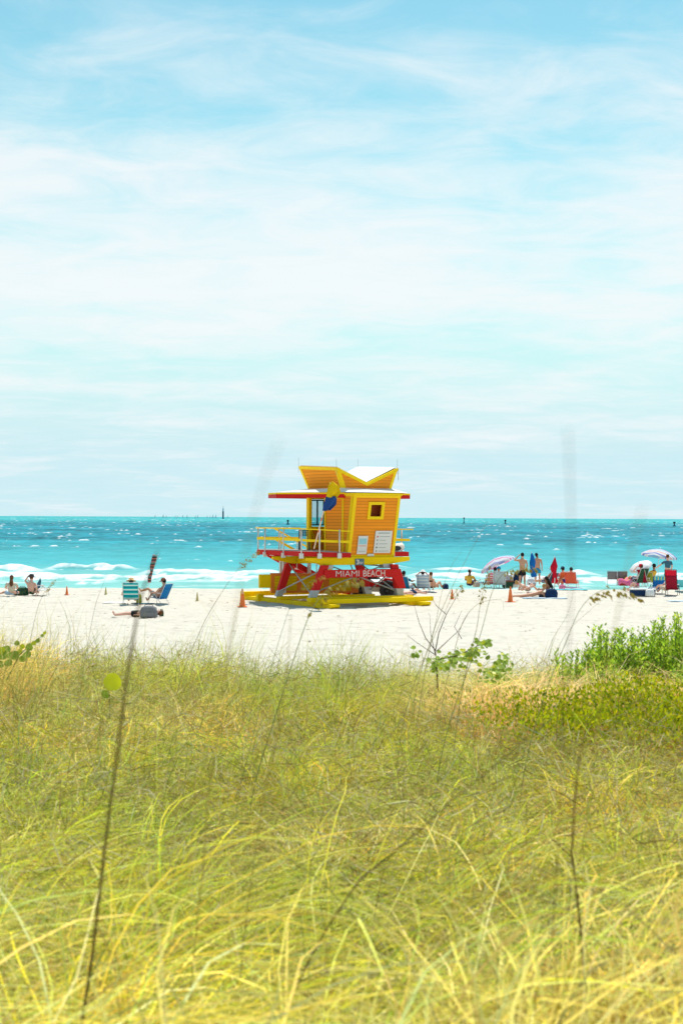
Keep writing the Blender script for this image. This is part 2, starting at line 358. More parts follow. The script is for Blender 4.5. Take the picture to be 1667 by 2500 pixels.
# depth colour of the water: pale sandy shallows, deeper blue offshore, lighter turquoise far out
shal = np.array([.19, .47, .43]); tur = np.array([.055, .36, .385]); deep = np.array([.014, .21, .26]); far = np.array([.035, .34, .35])
t1 = sstep(92, 135, Yg)[..., None]; t2 = sstep(125, 300, Yg)[..., None]; t3 = sstep(700, 1700, Yg)[..., None]
C = shal * (1 - t1) + tur * t1; C = C * (1 - t2) + deep * t2; C = C * (1 - t3) + far * t3
pat = (fbm(Xg / 30, Yg / 40, 180, 4) - .5)[..., None]; fine = (.6 * fbm(Xg / 1.5, Yg / 2.2, 190, 3) + .4 * fbm(Xg / 6, Yg / 7, 191, 2) - .5)[..., None]  # fine: light and dark of the ripples painted into the water colour
C = C * (1 + .8 * pat * t2 + 1.7 * fine * (.25 + .75 * t2))
C = C * (1 - foam[..., None]) + np.array([.80, .82, .81]) * foam[..., None]
nx = len(ang); i = np.arange((len(rows) - 1) * (nx - 1)); a = (i // (nx - 1)) * nx + i % (nx - 1)
msea = mat('sea_water', (0, 0, 0), .5, .05, attr='water')
nn = msea.node_tree.nodes; ll = msea.node_tree.links; q = nn.new('ShaderNodeTexNoise'); q.inputs['Scale'].default_value = 1.8; q.inputs['Detail'].default_value = 6
tq = nn.new('ShaderNodeTexCoord'); ll.new(tq.outputs['Object'], q.inputs['Vector']); bq = nn.new('ShaderNodeBump'); bq.inputs['Strength'].default_value = .6; bq.inputs['Distance'].default_value = .15
ll.new(q.outputs['Fac'], bq.inputs['Height']); ll.new(bq.outputs['Normal'], nn['Principled BSDF'].inputs['Normal'])
sea = npmesh('sea_water', V, np.stack([a, a + 1, a + nx + 1, a + nx], -1), msea, attrs={'water': C.reshape(-1, 3)}, smooth=True)
tag(sea, 'turquoise sea with breaking surf', None, None, 'structure')

# ------------------------------------------------------------------ lifeguard tower (local axes: x along its front, y to the back)
TW = empty('lifeguard_tower', (.51, 60, 0), R(31), 'orange and yellow wooden lifeguard tower on red legs with butterfly roof', 'lifeguard tower')
z0 = .02
# skid base
mb = MB()
for (ua, ub, va, vb) in [(-1.85, -1.45, -1.36, 6.5), (2.42, 2.85, -1.41, 6.1)]:
    mb.prism([(ua, va, .08), (ua, va + .18, -.03), (ua, vb - .2, -.03), (ua, vb, .06), (ua, vb, .17), (ua, va, .17)], (ub - ua, 0, 0))
    mb.build('skid_runner', 'yellow', TW, bevel=.02); mb = MB()
for (ua, ub, va, vb, za, zb) in [(-1.98, 3.25, -1.0, -.74, .17, .36), (-1.98, 2.95, .02, .38, .17, .37), (-2.05, 3.0, 5.75, 6.1, .17, .36), (-1.98, 2.7, 2.64, 2.95, .17, .30)]:
    MB().box(ua, va, za, ub, vb, zb).build('cross_beam', 'yellow', TW, bevel=.015)
MB().box(-1.98, 4.55, .02, -1.7, 4.8, .30).build('skid_block', 'yellow', TW, bevel=.01)
# two trestle frames
def leg(p0, p1, q1, q0, v, dv=.18, foot=.62):
    """outer foot, outer top, inner top, inner foot as (u,z) at depth v; grey steel shoe up to height foot"""
    P = lambda a: (a[0], v, a[1])
    def cut(a, b, z): t = (z - a[1]) / (b[1] - a[1]); return (a[0] + (b[0] - a[0]) * t, z)
    oc, ic = cut(p0, p1, foot), cut(q0, q1, foot)
    o = MB().prism([P(oc), P(p1), P(q1), P(ic)], (0, dv, 0)).build('leg', 'red', TW, bevel=.01)
    MB().prism([P(p0), P(oc), P(ic), P(q0)], (0, dv, 0)).build('leg_shoe', 'galv', o, bevel=.008)
leg((-1.96, .37), (-1.40, 1.66), (-1.06, 1.66), (-1.62, .37), .15, foot=.66)
leg((2.56, .37), (2.26, 1.66), (1.93, 1.66), (2.22, .37), .15, foot=.66)
leg((-2.10, .30), (-1.62, 1.66), (-1.28, 1.66), (-1.80, .30), 2.70, foot=.55)
leg((2.60, .30), (2.14, 1.66), (1.75, 1.66), (2.26, .30), 2.70, foot=.62)
tb = MB().box(-1.32, .08, 1.15, 2.33, .14, 1.475).build('name_beam', 'red', TW, bevel=.008)
MB().prism([(2.33, .10, 1.475), (2.37, .10, 1.40), (2.60, .10, .66), (2.27, .10, .66), (1.95, .10, 1.15), (2.33, .10, 1.15)], (0, .04, 0)).build('beam_gusset', 'red', tb)
def text(s, size, sx, loc, m, parent, extr=.012, off=0):
    c = bpy.data.curves.new('lettering', 'FONT'); c.body = s; c.size = size; c.extrude = extr; c.offset = off; c.align_x = 'LEFT'
    t = bpy.data.objects.new('lettering', c); COL.objects.link(t); bpy.context.view_layer.update()
    me = bpy.data.meshes.new_from_object(t.evaluated_get(bpy.context.evaluated_depsgraph_get())); bpy.data.objects.remove(t)
    w = max(v.co.x for v in me.vertices) - min(v.co.x for v in me.vertices); x0 = min(v.co.x for v in me.vertices)
    k = sx / w
    for v in me.vertices: v.co = ((v.co.x - x0) * k, -v.co.z, v.co.y)
    o = link('lettering', me, m, parent); o.location = loc; return o
text('MIAMI', .36, 1.10, (-.80, .078, 1.19), 'letter', tb, off=-.006)
text('BEACH', .36, 1.05, (.50, .078, 1.185), 'letter', tb, off=-.002)
# diagonal steel rods
def rod(a, b, r=.028): MB().tube([a, b], r, 8).build('brace', 'galv', TW, smooth=True)
rod((-1.62, .42, .55), (1.95, .42, 1.70)); rod((2.28, .40, .55), (-1.10, .46, 1.72))
rod((-1.50, 2.68, 1.62), (-1.78, .36, .50)); rod((-2.02, 2.68, .5), (-1.40, .36, 1.42))
rod((2.0, 2.68, 1.6), (2.36, .36, .48)); rod((2.5, 2.68, .5), (2.2, .36, 1.5)); rod((2.05, .40, 1.55), (1.2, 2.7, 1.68)); rod((.2, .6, 1.7), (1.9, 2.66, .6))
for (ua, ub) in ((1.62, 1.98),): MB().box(ua, .3, 1.5, ub + .1, .62, 1.68).build('bracket', 'galv', TW)
MB().box(-1.2, .2, 1.5, -.85, .5, 1.66).build('bracket', 'galv', TW)
# joists
def joist(v, ul, ur, dv=.18, name='joist'):
    MB().prism([(ul, v, 1.965), (ul, v, 1.86), (ul + .9, v, 1.655), (ur - 1.1, v, 1.655), (ur, v, 1.80), (ur, v, 1.965)], (0, dv, 0)).build(name, 'yellow', TW, bevel=.01)
joist(.33, -1.98, 2.95); joist(2.75, -2.22, 2.9); MB().box(-1.1, .55, 1.7, -.95, 2.7, 1.9).build('joist', 'yellow', TW); MB().box(1.9, .55, 1.7, 2.05, 2.7, 1.9).build('joist', 'yellow', TW)
# deck with red edge
DK = [(-.12, .02), (-1.98, .28), (-2.2, .55), (-2.44, 3.75), (-1.6, 5.4), (3.5, 5.0), (3.48, 1.2), (2.30, 1.2), (2.25, .62), (-.12, .62)]
def zd(u, v): return 2.13 + .07 * min(1, max(0, (-u) / 2))
def slab(poly, z_a, z_b, zf=lambda u, v: 0):
    n = len(poly); b = MB()
    return b.add([(u, v, z_a + zf(u, v)) for u, v in poly] + [(u, v, z_b + zf(u, v)) for u, v in poly], [tuple(range(n)), tuple(range(n, 2 * n))[::-1]] + [(i, (i + 1) % n, n + (i + 1) % n, n + i) for i in range(n)])
zt = lambda u, v: .07 * min(1, max(0, -u / 2))
slab([(u * .97 + .03, v + .05) for u, v in DK], 2.0, 2.165, zt).build('deck_floor', mat('grey_deck_boards', (.50, .49, .47), .8, .1, .12, 5), TW)
n = len(DK)
fm = MB()
for i in range(7):
    a, b = DK[i], DK[(i + 1) % n]; d = Vector((b[0] - a[0], b[1] - a[1])).normalized(); nn_ = Vector((d.y, -d.x)) * -.045
    za, zb = zt(*a), zt(*b)
    fm.hexa([(a[0], a[1], 1.955 + za), (b[0], b[1], 1.955 + zb), (b[0] - nn_.x, b[1] - nn_.y, 1.955 + zb), (a[0] - nn_.x, a[1] - nn_.y, 1.955 + za),
             (a[0], a[1], 2.145 + za), (b[0], b[1], 2.145 + zb), (b[0] - nn_.x, b[1] - nn_.y, 2.145 + zb), (a[0] - nn_.x, a[1] - nn_.y, 2.145 + za)])
fm.build('deck_fascia', 'red', TW)
# railing posts and rails
def edgept(t):   # along the left deck edge from the cabin outwards
    P = [Vector((-.12, 0)), Vector((-1.98, .25)), Vector((-2.2, .5)), Vector((-2.46, 3.75)), Vector((-1.65, 5.35))]
    for i in range(4):
        l = (P[i + 1] - P[i]).length
        if t <= l: return P[i] + (P[i + 1] - P[i]) * t / l
        t -= l
    return P[-1]
def post(u, v, z=2.15):
    p = MB().tube([(u, v, 1.97), (u, v, z + .93)], .032, 10).build('rail_post', 'alu', TW, smooth=True)
    MB().box(u - .085, v - .035, 1.94, u + .085, v + .03, 2.14).build('post_bracket', 'sign', p)
for t in (.55, 1.42, 2.2, 3.5, 4.9):
    p = edgept(t); post(p.x, p.y - .045, 2.18)
for (u, v) in ((-1.6, 5.3), (-.6, 5.25), (.4, 5.2)): post(u, v, 2.18)
def rail(pts, w, h, name='rail', m='yellow_trim'):
    b = MB()
    for a, c in zip(pts[:-1], pts[1:]): b.bar(a, c, w, h)
    return b.build(name, m, TW)
e = [edgept(t) for t in (0.02, 1.88, 2.2, 5.45)]
rail([(e[0].x, e[0].y, 3.03), (e[1].x, e[1].y, 3.12), (e[2].x, e[2].y, 3.13), (e[3].x, e[3].y, 3.14)], .11, .045)
rail([(e[0].x, e[0].y + .03, 2.60), (e[1].x, e[1].y + .03, 2.66), (e[2].x, e[2].y, 2.68), (e[3].x, e[3].y, 2.70)], .04, .10)
rail([(-1.7, 5.3, 3.13), (.4, 5.2, 3.12)], .11, .045); rail([(-1.65, 5.3, 2.7), (.4, 5.2, 2.68)], .04, .1)
rail([(2.25, 1.16, 3.11), (3.62, 1.16, 3.10), (3.6, 5.0, 3.10)], .11, .045); rail([(2.25, 1.18, 2.66), (3.5, 1.18, 2.65), (3.46, 5.0, 2.65)], .04, .1)
post(2.62, 1.14); post(3.44, 1.7)
# stairs at the back, going down to the right
sb = MB(); 
for v in (5.50, 6.35): sb.bar((-.7, v, 2.06), (3.2, v, .12), .06, .26)
st = sb.build('stair_stringer', 'red', TW)
tr = MB()
for k in range(9): tr.box(-.5 + k * .42, 5.54, 1.90 - k * .209, -.24 + k * .42, 6.31, 1.94 - k * .209)
tr.build('stair_tread', 'sign', TW)
rail([(-.75, 5.46, 3.12), (2.5, 5.46, 1.50)], .09, .05, 'stair_rail'); rail([(-.75, 5.46, 2.68), (2.5, 5.46, 1.06)], .04, .10, 'stair_rail')
for u in (-.4, .4, 1.4): MB().tube([(u, 5.44, 1.75 - (u + .4) * .5), (u, 5.44, 2.93 - (u + .4) * .5)], .025, 8).build('rail_post', 'alu', TW, smooth=True)
for (u, v) in ((-1.0, 4.05), (-.35, 5.5), (1.0, 5.4)): MB().box(u - .07, v - .06, .36, u + .07, v + .06, 2.02).build('support_post', 'alu', TW)
# cabin: leaning front wall with a small square window
FW = lambda u, z, o=0: (u, .5 * (4.50 - z) / 2.56 - o, z)     # front wall plane leans out towards the top
def fpanel(name, u0, u1, zb, zt_, m, o=0, th=.04, parent=None):
    p = [FW(u0, zb, o), FW(u1, zb, o), FW(u1, zt_, o), FW(u0, zt_, o)]
    return MB().prism(p, (0, th, 0)).build(name, m, parent or TW)
wz0, wz1, wu0, wu1 = 3.64, 4.12, .86, 1.38
fw = MB()
for (a, b, c, d) in ((.0, wu0, 1.965, 4.5), (wu1, 2.24, 1.965, 4.5), (wu0, wu1, 1.965, wz0), (wu0, wu1, wz1, 4.5)):
    fw.prism([FW(a, c), FW(b, c), FW(b, d), FW(a, d)], (0, .05, 0))
fwo = fw.build('front_wall', 'orange', TW)
# yellow corner and edge trim, 20 mm proud
def ftrim(a, b, c, d, name='wall_trim', o=.022): fpanel(name, a, b, c, d, 'yellow_trim', o, .021)
ftrim(-.02, .13, 1.955, 4.5); ftrim(2.13, 2.26, 1.955, 4.5); ftrim(.13, 2.13, 1.955, 2.05); ftrim(.13, 2.13, 4.41, 4.5)
wf = MB()
for (a, b, c, d) in ((wu0 - .13, wu0, wz0 - .12, wz1 + .12), (wu1, wu1 + .13, wz0 - .12, wz1 + .12), (wu0, wu1, wz0 - .12, wz0), (wu0, wu1, wz1, wz1 + .12)):
    wf.prism([FW(a, c, .045), FW(b, c, .045), FW(b, d, .045), FW(a, d, .045)], (0, .044, 0))
wfo = wf.build('window_frame', 'yellow_trim', TW)
MB().box(wu0 - .4, .60, 3.3, wu1 + .5, .64, 4.4).build('inner_shutter', mat('dark_orange_interior', (.55, .12, .03), .7, .2, .1, 4), wfo)
# notices on the front wall
def sign(name, u0, u1, zb, zt_, m='sign'): return fpanel(name, u0, u1, zb, zt_, m, .050, .02)
s1 = sign('notice_board', 1.20, 2.02, 2.13, 3.05)
for k in range(5):
    zc = 2.86 - .15 * k - .06
    fpanel('notice_line', 1.42, 1.42 + (.5, .3, .42, .35, .5)[k], zc, zc + .018, 'ink', .056, .005, s1)
    fpanel('notice_symbol', 1.29, 1.35, zc - .02, zc + .04, ('redcloth', 'ink', 'ink', 'green', 'ink')[k], .057, .005, s1)
fpanel('notice_heading', 1.33, 1.9, 2.94, 2.97, 'ink', .056, .005, s1)
s2 = sign('notice_board', .40, .86, 2.09, 2.84)
fpanel('notice_picture', .45, .81, 2.50, 2.73, 'signblue', .056, .005, s2); fpanel('notice_line', .45, .8, 2.20, 2.215, 'ink', .056, .005, s2); fpanel('notice_line', .45, .8, 2.42, 2.44, 'coral', .056, .005, s2)
sign('small_plaque', .92, 1.24, 2.0, 2.10)
s3 = MB().box(.26, .295, 1.64, .68, .325, 1.905).build('street_sign', 'street', TW)
text('3', .27, .13, (.30, .29, 1.68), 'letter', s3, .006, .004); text('ST', .13, .17, (.46, .29, 1.685), 'letter', s3, .006, .002)
# side walls
def quad(name, pts, ext, m): return MB().prism(pts, ext).build(name, m, TW)
quad('side_wall', [(0, .03, 4.5), (0, .51, 2.0), (0, 2.34, 2.165), (0, 2.34, 4.5)], (.05, 0, 0), 'orange')
quad('side_wall', [(.0, 2.30, 2.165), (.55, 2.30, 2.165), (.55, 2.30, 4.5), (.0, 2.30, 4.5)], (0, .04, 0), 'orange')
quad('side_wall', [(2.19, .03, 4.5), (2.19, .51, 2.0), (2.19, 3.84, 2.165), (2.19, 3.84, 4.5)], (.05, 0, 0), 'orange')
quad('back_wall', [(.6, 3.79, 2.165), (2.19, 3.79, 2.165), (2.19, 3.79, 3.15), (.6, 3.79, 3.15)], (0, .05, 0), 'orange')
quad('back_wall', [(0.1, 3.79, 2.165), (.6, 3.79, 2.165), (.6, 3.79, 3.15), (.1, 3.79, 3.15)], (0, .05, 0), 'orange')
MB().box(.86, 3.79, 3.15, 1.5, 3.84, 4.5).build('back_wall', 'orange', TW)
quad('back_wall', [(1.5, 3.79, 3.15), (2.19, 3.79, 3.15), (2.19, 3.79, 4.5), (1.5, 3.79, 4.5)], (0, .05, 0), 'orange')
MB().box(-.04, 3.62, 2.165, .10, 3.84, 4.48).build('corner_post', 'yellow', TW)
MB().box(-.035, .80, 2.14, -.003, .90, 4.46).build('wall_trim', 'yellow', TW)
MB().box(-.035, 2.24, 2.165, -.003, 2.34, 4.46).build('wall_trim', 'yellow', TW)
quad('wall_trim', [(-.03, .03, 4.5), (-.03, .505, 2.02), (-.03, .64, 2.02), (-.03, .19, 4.5)], (.028, 0, 0), 'yellow')
MB().box(-.03, .92, 4.36, -.003, 2.22, 4.47).build('wall_trim', 'yellow', TW)
# glazed lookout bay
gf = MB()
for (a, b, c, d) in ((.12, .20, 3.24, 4.36), (.78, .855, 3.24, 4.36), (.20, .78, 3.24, 3.30), (.20, .78, 4.30, 4.36), (.46, .51, 3.30, 4.30)): gf.box(a, 3.78, c, b, 3.85, d)
go = gf.build('window_frame', 'slate', TW)
gl = MB().box(.20, 3.81, 3.30, .46, 3.82, 4.30).box(.51, 3.81, 3.30, .78, 3.82, 4.30).build('pane', None, go)
mg = bpy.data.materials.new('clear_glass'); mg.use_nodes = True; gn = mg.node_tree.nodes; gl_ = mg.node_tree.links
tr_ = gn.new('ShaderNodeBsdfTransparent'); tr_.inputs[0].default_value = (.78, .9, .92, 1); gs = gn.new('ShaderNodeBsdfGlossy'); gs.inputs['Roughness'].default_value = .05
mx_ = gn.new('ShaderNodeMixShader'); mx_.inputs[0].default_value = .15; gl_.new(tr_.outputs[0], mx_.inputs[1]); gl_.new(gs.outputs[0], mx_.inputs[2]); gl_.new(mx_.outputs[0], gn['Material Output'].inputs[0])
gl.data.materials.append(mg)
MB().box(.11, 3.66, 3.10, .86, 3.775, 3.20).build('window_sill', 'yellow', TW)
MB().box(.11, 3.70, 4.37, .86, 3.775, 4.45).build('wall_trim', 'yellow', TW)
b = MB(); b.bar((.16, 3.75, 3.08), (.42, 3.75, 2.3), .03, .07); b.bar((.80, 3.75, 3.08), (.52, 3.75, 2.3), .03, .07); b.build('wall_brace', 'yellow', TW)
# flat canopy roof, red fascia under a yellow edge, white on top
CN = [(-.05, .62), (-1.92, 3.0), (-1.5, 4.5), (3.45, 4.5), (3.45, 1.15), (2.28, .95), (2.28, -.03), (-.05, -.03)]
def edges(zb, zt_, idx, m, name, o):
    b = MB(); n = len(CN)
    for i in idx:
        a, c = Vector(CN[i]), Vector(CN[(i + 1) % n]); d = (c - a).normalized(); w = Vector((-d.y, d.x)) * o
        b.hexa([(a.x, a.y, zb), (c.x, c.y, zb), (c.x + w.x, c.y + w.y, zb), (a.x + w.x, a.y + w.y, zb), (a.x, a.y, zt_), (c.x, c.y, zt_), (c.x + w.x, c.y + w.y, zt_), (a.x + w.x, a.y + w.y, zt_)])
    return b.build(name, m, TW)
slab([(u * .985, v * .985 + .03) for u, v in CN], 4.46, 4.60).build('canopy', 'yellow', TW)
edges(4.40, 4.555, (0, 1, 2, 3, 4), 'red', 'canopy_fascia', .04); edges(4.558, 4.625, (0, 1, 2, 3, 4), 'yellow_trim', 'roof_edge', .05)
edges(4.503, 4.60, (5, 6, 7), 'yellow_trim', 'roof_edge', .05)
# white skirt rising from the edge to the crown
cb = [(-.08, .75), (-.08, 3.35), (2.27, 3.35), (2.27, .75)]
outr = [(-.05, .0), (-1.9, 3.0), (-1.48, 4.48), (3.4, 4.48), (3.42, 1.15), (2.26, 0)]
vs = [(u, v, 4.63) for u, v in outr] + [(u, v, 4.82) for u, v in cb]
MB().add(vs, [(0, 6, 7, 1), (1, 7, 2), (2, 7, 8, 3), (3, 8, 9, 4), (4, 9, 5), (5, 9, 6, 0), (6, 9, 8, 7)]).build('roof_skirt', 'roofwhite', TW)
# butterfly crown, flared outwards
B = [Vector((-.08, .75, 4.80)), Vector((2.27, .75, 4.80)), Vector((2.27, 3.6, 4.80)), Vector((-.08, 3.6, 4.80))]
T = [Vector((-.47, .60, 5.62)), Vector((2.50, .60, 5.66)), Vector((2.50, 3.75, 5.76)), Vector((-.47, 3.75, 5.76))]
VF, VB = Vector((1.0, .60, 5.02)), Vector((1.0, 3.75, 5.08))
cr = MB(); th_ = .05
cr.prism([B[0], B[1], T[1], VF, T[0]], (0, .05, 0)); cr.prism([B[3], B[2], T[2], VB, T[3]], (0, -.05, 0))
cr.prism([B[0] + Vector((0, .05, 0)), T[0] + Vector((0, .05, 0)), T[3] - Vector((0, .05, 0)), B[3] - Vector((0, .05, 0))], (.05, 0, 0))
cr.prism([B[1] + Vector((0, .05, 0)), T[1] + Vector((0, .05, 0)), T[2] - Vector((0, .05, 0)), B[2] - Vector((0, .05, 0))], (-.05, 0, 0))
cr.build('roof_crown', 'orange', TW)
for (p, q_) in ((T[0], VF), (VF, T[1])): 
    b = MB(); b.prism([p + Vector((0, -.025, -.11)), q_ + Vector((0, -.025, -.11)), q_ + Vector((0, -.025, .02)), p + Vector((0, -.025, .02))], (0, .10, 0)); b.build('crown_trim', 'yellow_trim', TW)
def strip(p, q_, w, n_): 
    w = Vector(w); n_ = Vector(n_); MB().prism([p + n_, q_ + n_, q_ + w + n_, p + w + n_], -n_ * .95).build('crown_trim', 'yellow_trim', TW)
strip(B[0], T[0], (.13, 0, 0), (0, -.03, 0)); strip(B[1], T[1], (-.13, 0, 0), (0, -.03, 0))
strip(B[0], T[0], (0, .15, 0), (-.03, 0, 0)); strip(B[3], T[3], (0, -.15, 0), (-.03, 0, 0))
strip(T[0] + Vector((.0, .0, .02)), T[3] + Vector((0, 0, .02)), (.05, 0, -.13), (-.035, 0, 0))
rf = MB()
for (a, c) in ((T[0], T[3]), (T[1], T[2])):
    k = Vector((.06 if a is T[0] else -.06, .08, .03)); rf.prism([a + k, VF + Vector((0, .08, .03)), VB + Vector((0, -.02, .03)), c + Vector((k.x, -.02, .03))], (0, 0, .03))
rf.build('butterfly_roof', 'roofwhite', TW)
for p in (T[0], T[1], T[3], T[2]): MB().tube([p + Vector((0, .03, -.25)), p + Vector((0, .03, .38))], .006, 5).build('antenna', 'ink', TW)
MB().tube([T[1] + Vector((.03, .0, -.5)), T[1] + Vector((.03, .0, .0))], .01, 5).build('cable', 'ink', TW)

# equipment locker behind the skid base
LK = empty('storage_locker', (-.02, 63.6, 0), R(8), 'orange and yellow panelled locker behind the red tower legs', 'locker')
MB().box(-3.0, 0, .34, .78, .6, 1.18).build('body', mat('orange_locker_paint', (.82, .22, .02), .55, .3, .08, 4), LK, bevel=.01)
for a in (-2.85, -1.70, -.50): MB().box(a, -.03, .45, a + .95, -.002, 1.07).build('panel', planks('yellow_boards', (.80, .52, .006), .12, .12, .6), LK)
MB().box(-3.5, .05, .56, -3.003, .55, 1.12).build('end_box', 'yellow', LK, bevel=.01)
for a in (-2.7, .55): MB().box(a, .1, -.02, a + .15, .55, .337).build('foot', 'dark', LK)

# flag leaning on the railing
FL = empty('beach_flag', at(768, 1336, 59.0), 0, 'yellow and blue flag on a leaning pole at the tower railing', 'flag')
o0 = Vector(FL.location)
rel = lambda px, py, Y: at(px, py, Y) - o0
MB().tube([rel(767, 1340, 59), rel(807, 1178, 58.6)], .028, 8).build('pole', mat('peach_pole', (.80, .60, .45), .5, .3, .1, 9), FL, smooth=True)
for (a, b) in ((.42, .47), (.25, .28)):
    MB().tube([rel(767, 1340, 59).lerp(rel(807, 1178, 58.6), a), rel(767, 1340, 59).lerp(rel(807, 1178, 58.6), b)], .032, 8).build('pole_band', 'orangecloth', FL)
def cloth(name, left, right, m):
    ny, nx_ = 10, 12; V = []; F = []
    for j in range(ny):
        t = j / (ny - 1)
        def lp(c):
            k = t * (len(c) - 1); i = min(int(k), len(c) - 2); f_ = k - i
            return (c[i][0] + (c[i + 1][0] - c[i][0]) * f_, c[i][1] + (c[i + 1][1] - c[i][1]) * f_)
        l, r_ = lp(left), lp(right)
        for i in range(nx_):
            s_ = i / (nx_ - 1); Y = 58.55 + .09 * math.sin(s_ * 7 + t * 2.5) * s_ ** .4 + .04 * math.sin(s_ * 15 + t * 4)
            V.append(tuple(rel(l[0] + (r_[0] - l[0]) * s_, l[1] + (r_[1] - l[1]) * s_ + 1.5 * math.sin(s_ * 6), Y)))
    for j in range(ny - 1):
        for i in range(nx_ - 1): a = j * nx_ + i; F.append((a, a + 1, a + nx_ + 1, a + nx_))
    o = MB().add(V, F).build(name, m, FL, True); so_ = o.modifiers.new('thick', 'SOLIDIFY'); so_.thickness = .006
cloth('upper_cloth', [(804, 1176), (800, 1190), (796, 1212)], [(812, 1177), (827, 1186), (832, 1203), (822, 1216)], 'flagY')
cloth('lower_cloth', [(796, 1210), (791, 1228), (787, 1246)], [(822, 1214), (821, 1232), (806, 1247)], 'flagB')

# plastic chair and kit bag on the tower deck
dc = TW.matrix_basis @ Vector((-1.35, 2.1, 2.20)); dc = Matrix.Translation((.51, 60, 0)) @ Matrix.Rotation(R(31), 4, 'Z') @ Vector((-1.05, 2.3, 2.205))
DC = empty('deck_chair', dc, R(10), 'dark slatted plastic chair on the tower deck by the cabin corner', 'chair')
b = MB()
for k in range(6): b.box(-.20 + k * .074, 0, .60, -.17 + k * .074, .03, .86)
for k in range(4): b.box(-.20, -.004, .60 + k * .077, .20, .026, .63 + k * .077)
b.box(-.20, .0, .45, -.17, .03, .60).box(.17, .0, .45, .20, .03, .60)
b.build('backrest', 'dark', DC); MB().box(-.22, -.44, .41, .22, .0, .45).build('seat', 'dark', DC, bevel=.01)
for (x, y) in ((-.2, -.4), (.2, -.4), (-.2, .0), (.2, .0)): MB().box(x - .02, y - .02, 0, x + .02, y + .02, .41).build('leg', 'dark', DC)
BG = empty('rolled_kit_bag', Matrix.Translation((.51, 60, 0)) @ Matrix.Rotation(R(31), 4, 'Z') @ Vector((3.02, 1.45, 2.17)), R(31), 'white rolled kit bag with a black end on the right side of the tower deck', 'bag')
b = MB(); b.lathe([(0, -.28), (.12, -.27), (.17, -.2), (.18, 0), (.17, .2), (.12, .27), (0, .28)], 16)
for i, v in enumerate(b.v): b.v[i] = (v[2] * 1.2, v[0], max(-.15, v[1]) + .15 + .04 * math.sin(v[2] * 9))
b.build('roll', 'whitecloth', BG, True)
b = MB(); b.lathe([(0, -.02), (.12, -.02), (.13, .0), (.12, .03), (0, .03)], 14)
for i, v in enumerate(b.v): b.v[i] = (v[0] * 2 - .12, v[2] - .16, v[1] * .8 + .13)
b.build('end_flap', 'dark', BG, True)

# red quad bike parked behind the tower
QB = empty('quad_bike', (1.55, 66.2, 0), R(-14), 'red quad bike with knobbly black tyres behind the right tower legs', 'quad bike')
def wheel(x, y):
    b = MB(); pr = [(.12, -.13), (.24, -.16), (.32, -.15), (.34, -.08), (.34, .08), (.32, .15), (.24, .16), (.12, .13)]
    b.lathe(pr, 28)
    for i, v in enumerate(b.v):
        r_ = math.hypot(v[0], v[1]); k = 1 + (.035 if (i % 28) % 2 and r_ > .26 else 0); b.v[i] = (v[0] * k + x, v[2] + y, v[1] * k + .34)
    t = b.build('wheel', 'black', QB)
    h_ = MB().lathe([(0, -.12), (.05, -.12), (.13, -.07), (.13, .07), (.05, .12), (0, .12)], 16)
    for i, v in enumerate(h_.v): h_.v[i] = (v[0] + x, v[2] + y, v[1] + .34)
    h_.build('rim', 'dark', t, True)
for (x, y) in ((-.62, -.42), (.62, -.42), (-.62, .42), (.62, .42)): wheel(x, y)
b = MB(); b.prism([(-.95, -.2, .55), (-.9, -.2, .80), (-.35, -.2, .86), (-.1, -.2, .70), (.25, -.2, .72), (.45, -.2, .90), (.95, -.2, .82), (1.0, -.2, .62), (.3, -.2, .5), (-.3, -.2, .48)], (0, .4, 0)); b.build('body', 'red', QB, bevel=.03)
for s_ in (-1, 1):
    for x in (-.62, .62):
        b = MB(); b.prism([(x - .38, s_ * .22, .56), (x - .3, s_ * .22, .74), (x, s_ * .22, .80), (x + .3, s_ * .22, .74), (x + .38, s_ * .22, .56), (x + .3, s_ * .22, .66), (x, s_ * .22, .72), (x - .3, s_ * .22, .66)], (0, s_ * .32, 0)); b.build('mudguard', 'dark', QB)
MB().box(-.55, -.16, .83, .15, .16, .95).build('seat', 'dark', QB, bevel=.04)
b = MB(); b.tube([(.42, 0, .85), (.36, 0, 1.08)], .03); b.tube([(.28, -.38, 1.1), (.36, 0, 1.08), (.28, .38, 1.1)], .018); b.build('handlebar', 'dark', QB)
MB().box(-.4, -.3, .28, .4, .3, .5).build('engine', 'galv', QB, bevel=.03)
for x in (-.8, .72): b = MB(); [b.tube([(x - .2, y, .93), (x + .25, y, .93)], .012, 6) for y in (-.3, -.1, .1, .3)]; b.tube([(x - .2, -.3, .93), (x - .2, .3, .93)], .012, 6); b.tube([(x - .1, 0, .8), (x - .1, 0, .93)], .012, 6); b.build('luggage_rack', 'dark', QB)

# ------------------------------------------------------------------ traffic cones
def cone(px, py, hgt, m, label, top=None):
    g = ground(px, py); c = empty('traffic_cone', g, random.uniform(0, 1), label, 'traffic cone', 'traffic cones marking the lane on the beach')
    k = hgt / .71
    MB().box(-.18 * k, -.18 * k, 0, .18 * k, .18 * k, .035 * k).build('base', m, c, bevel=.01)
    MB().lathe([(.135 * k, .035 * k), (.12 * k, .06 * k), (.075 * k, .40 * k), (.035 * k, .70 * k), (.022 * k, .71 * k)], 20).build('cone_body', m, c, True)
    if top: MB().lathe([(.062 * k, .52 * k), (.037 * k, .705 * k), (.025 * k, .718 * k)], 20).build('tip_sleeve', top, c, True)
cone(165, 1452.5, .40, 'cone', 'small orange cone standing alone near the waterline at the far left', None)
cone(260, 1452.5, .36, 'conepale', 'pale yellow cone behind the left end of the white towel')
cone(46, 1449, .33, 'conepale', 'pale cone just behind the long haired woman')
cone(483, 1468, .38, 'conepale', 'pale yellow cone between the blue chair and the tower')
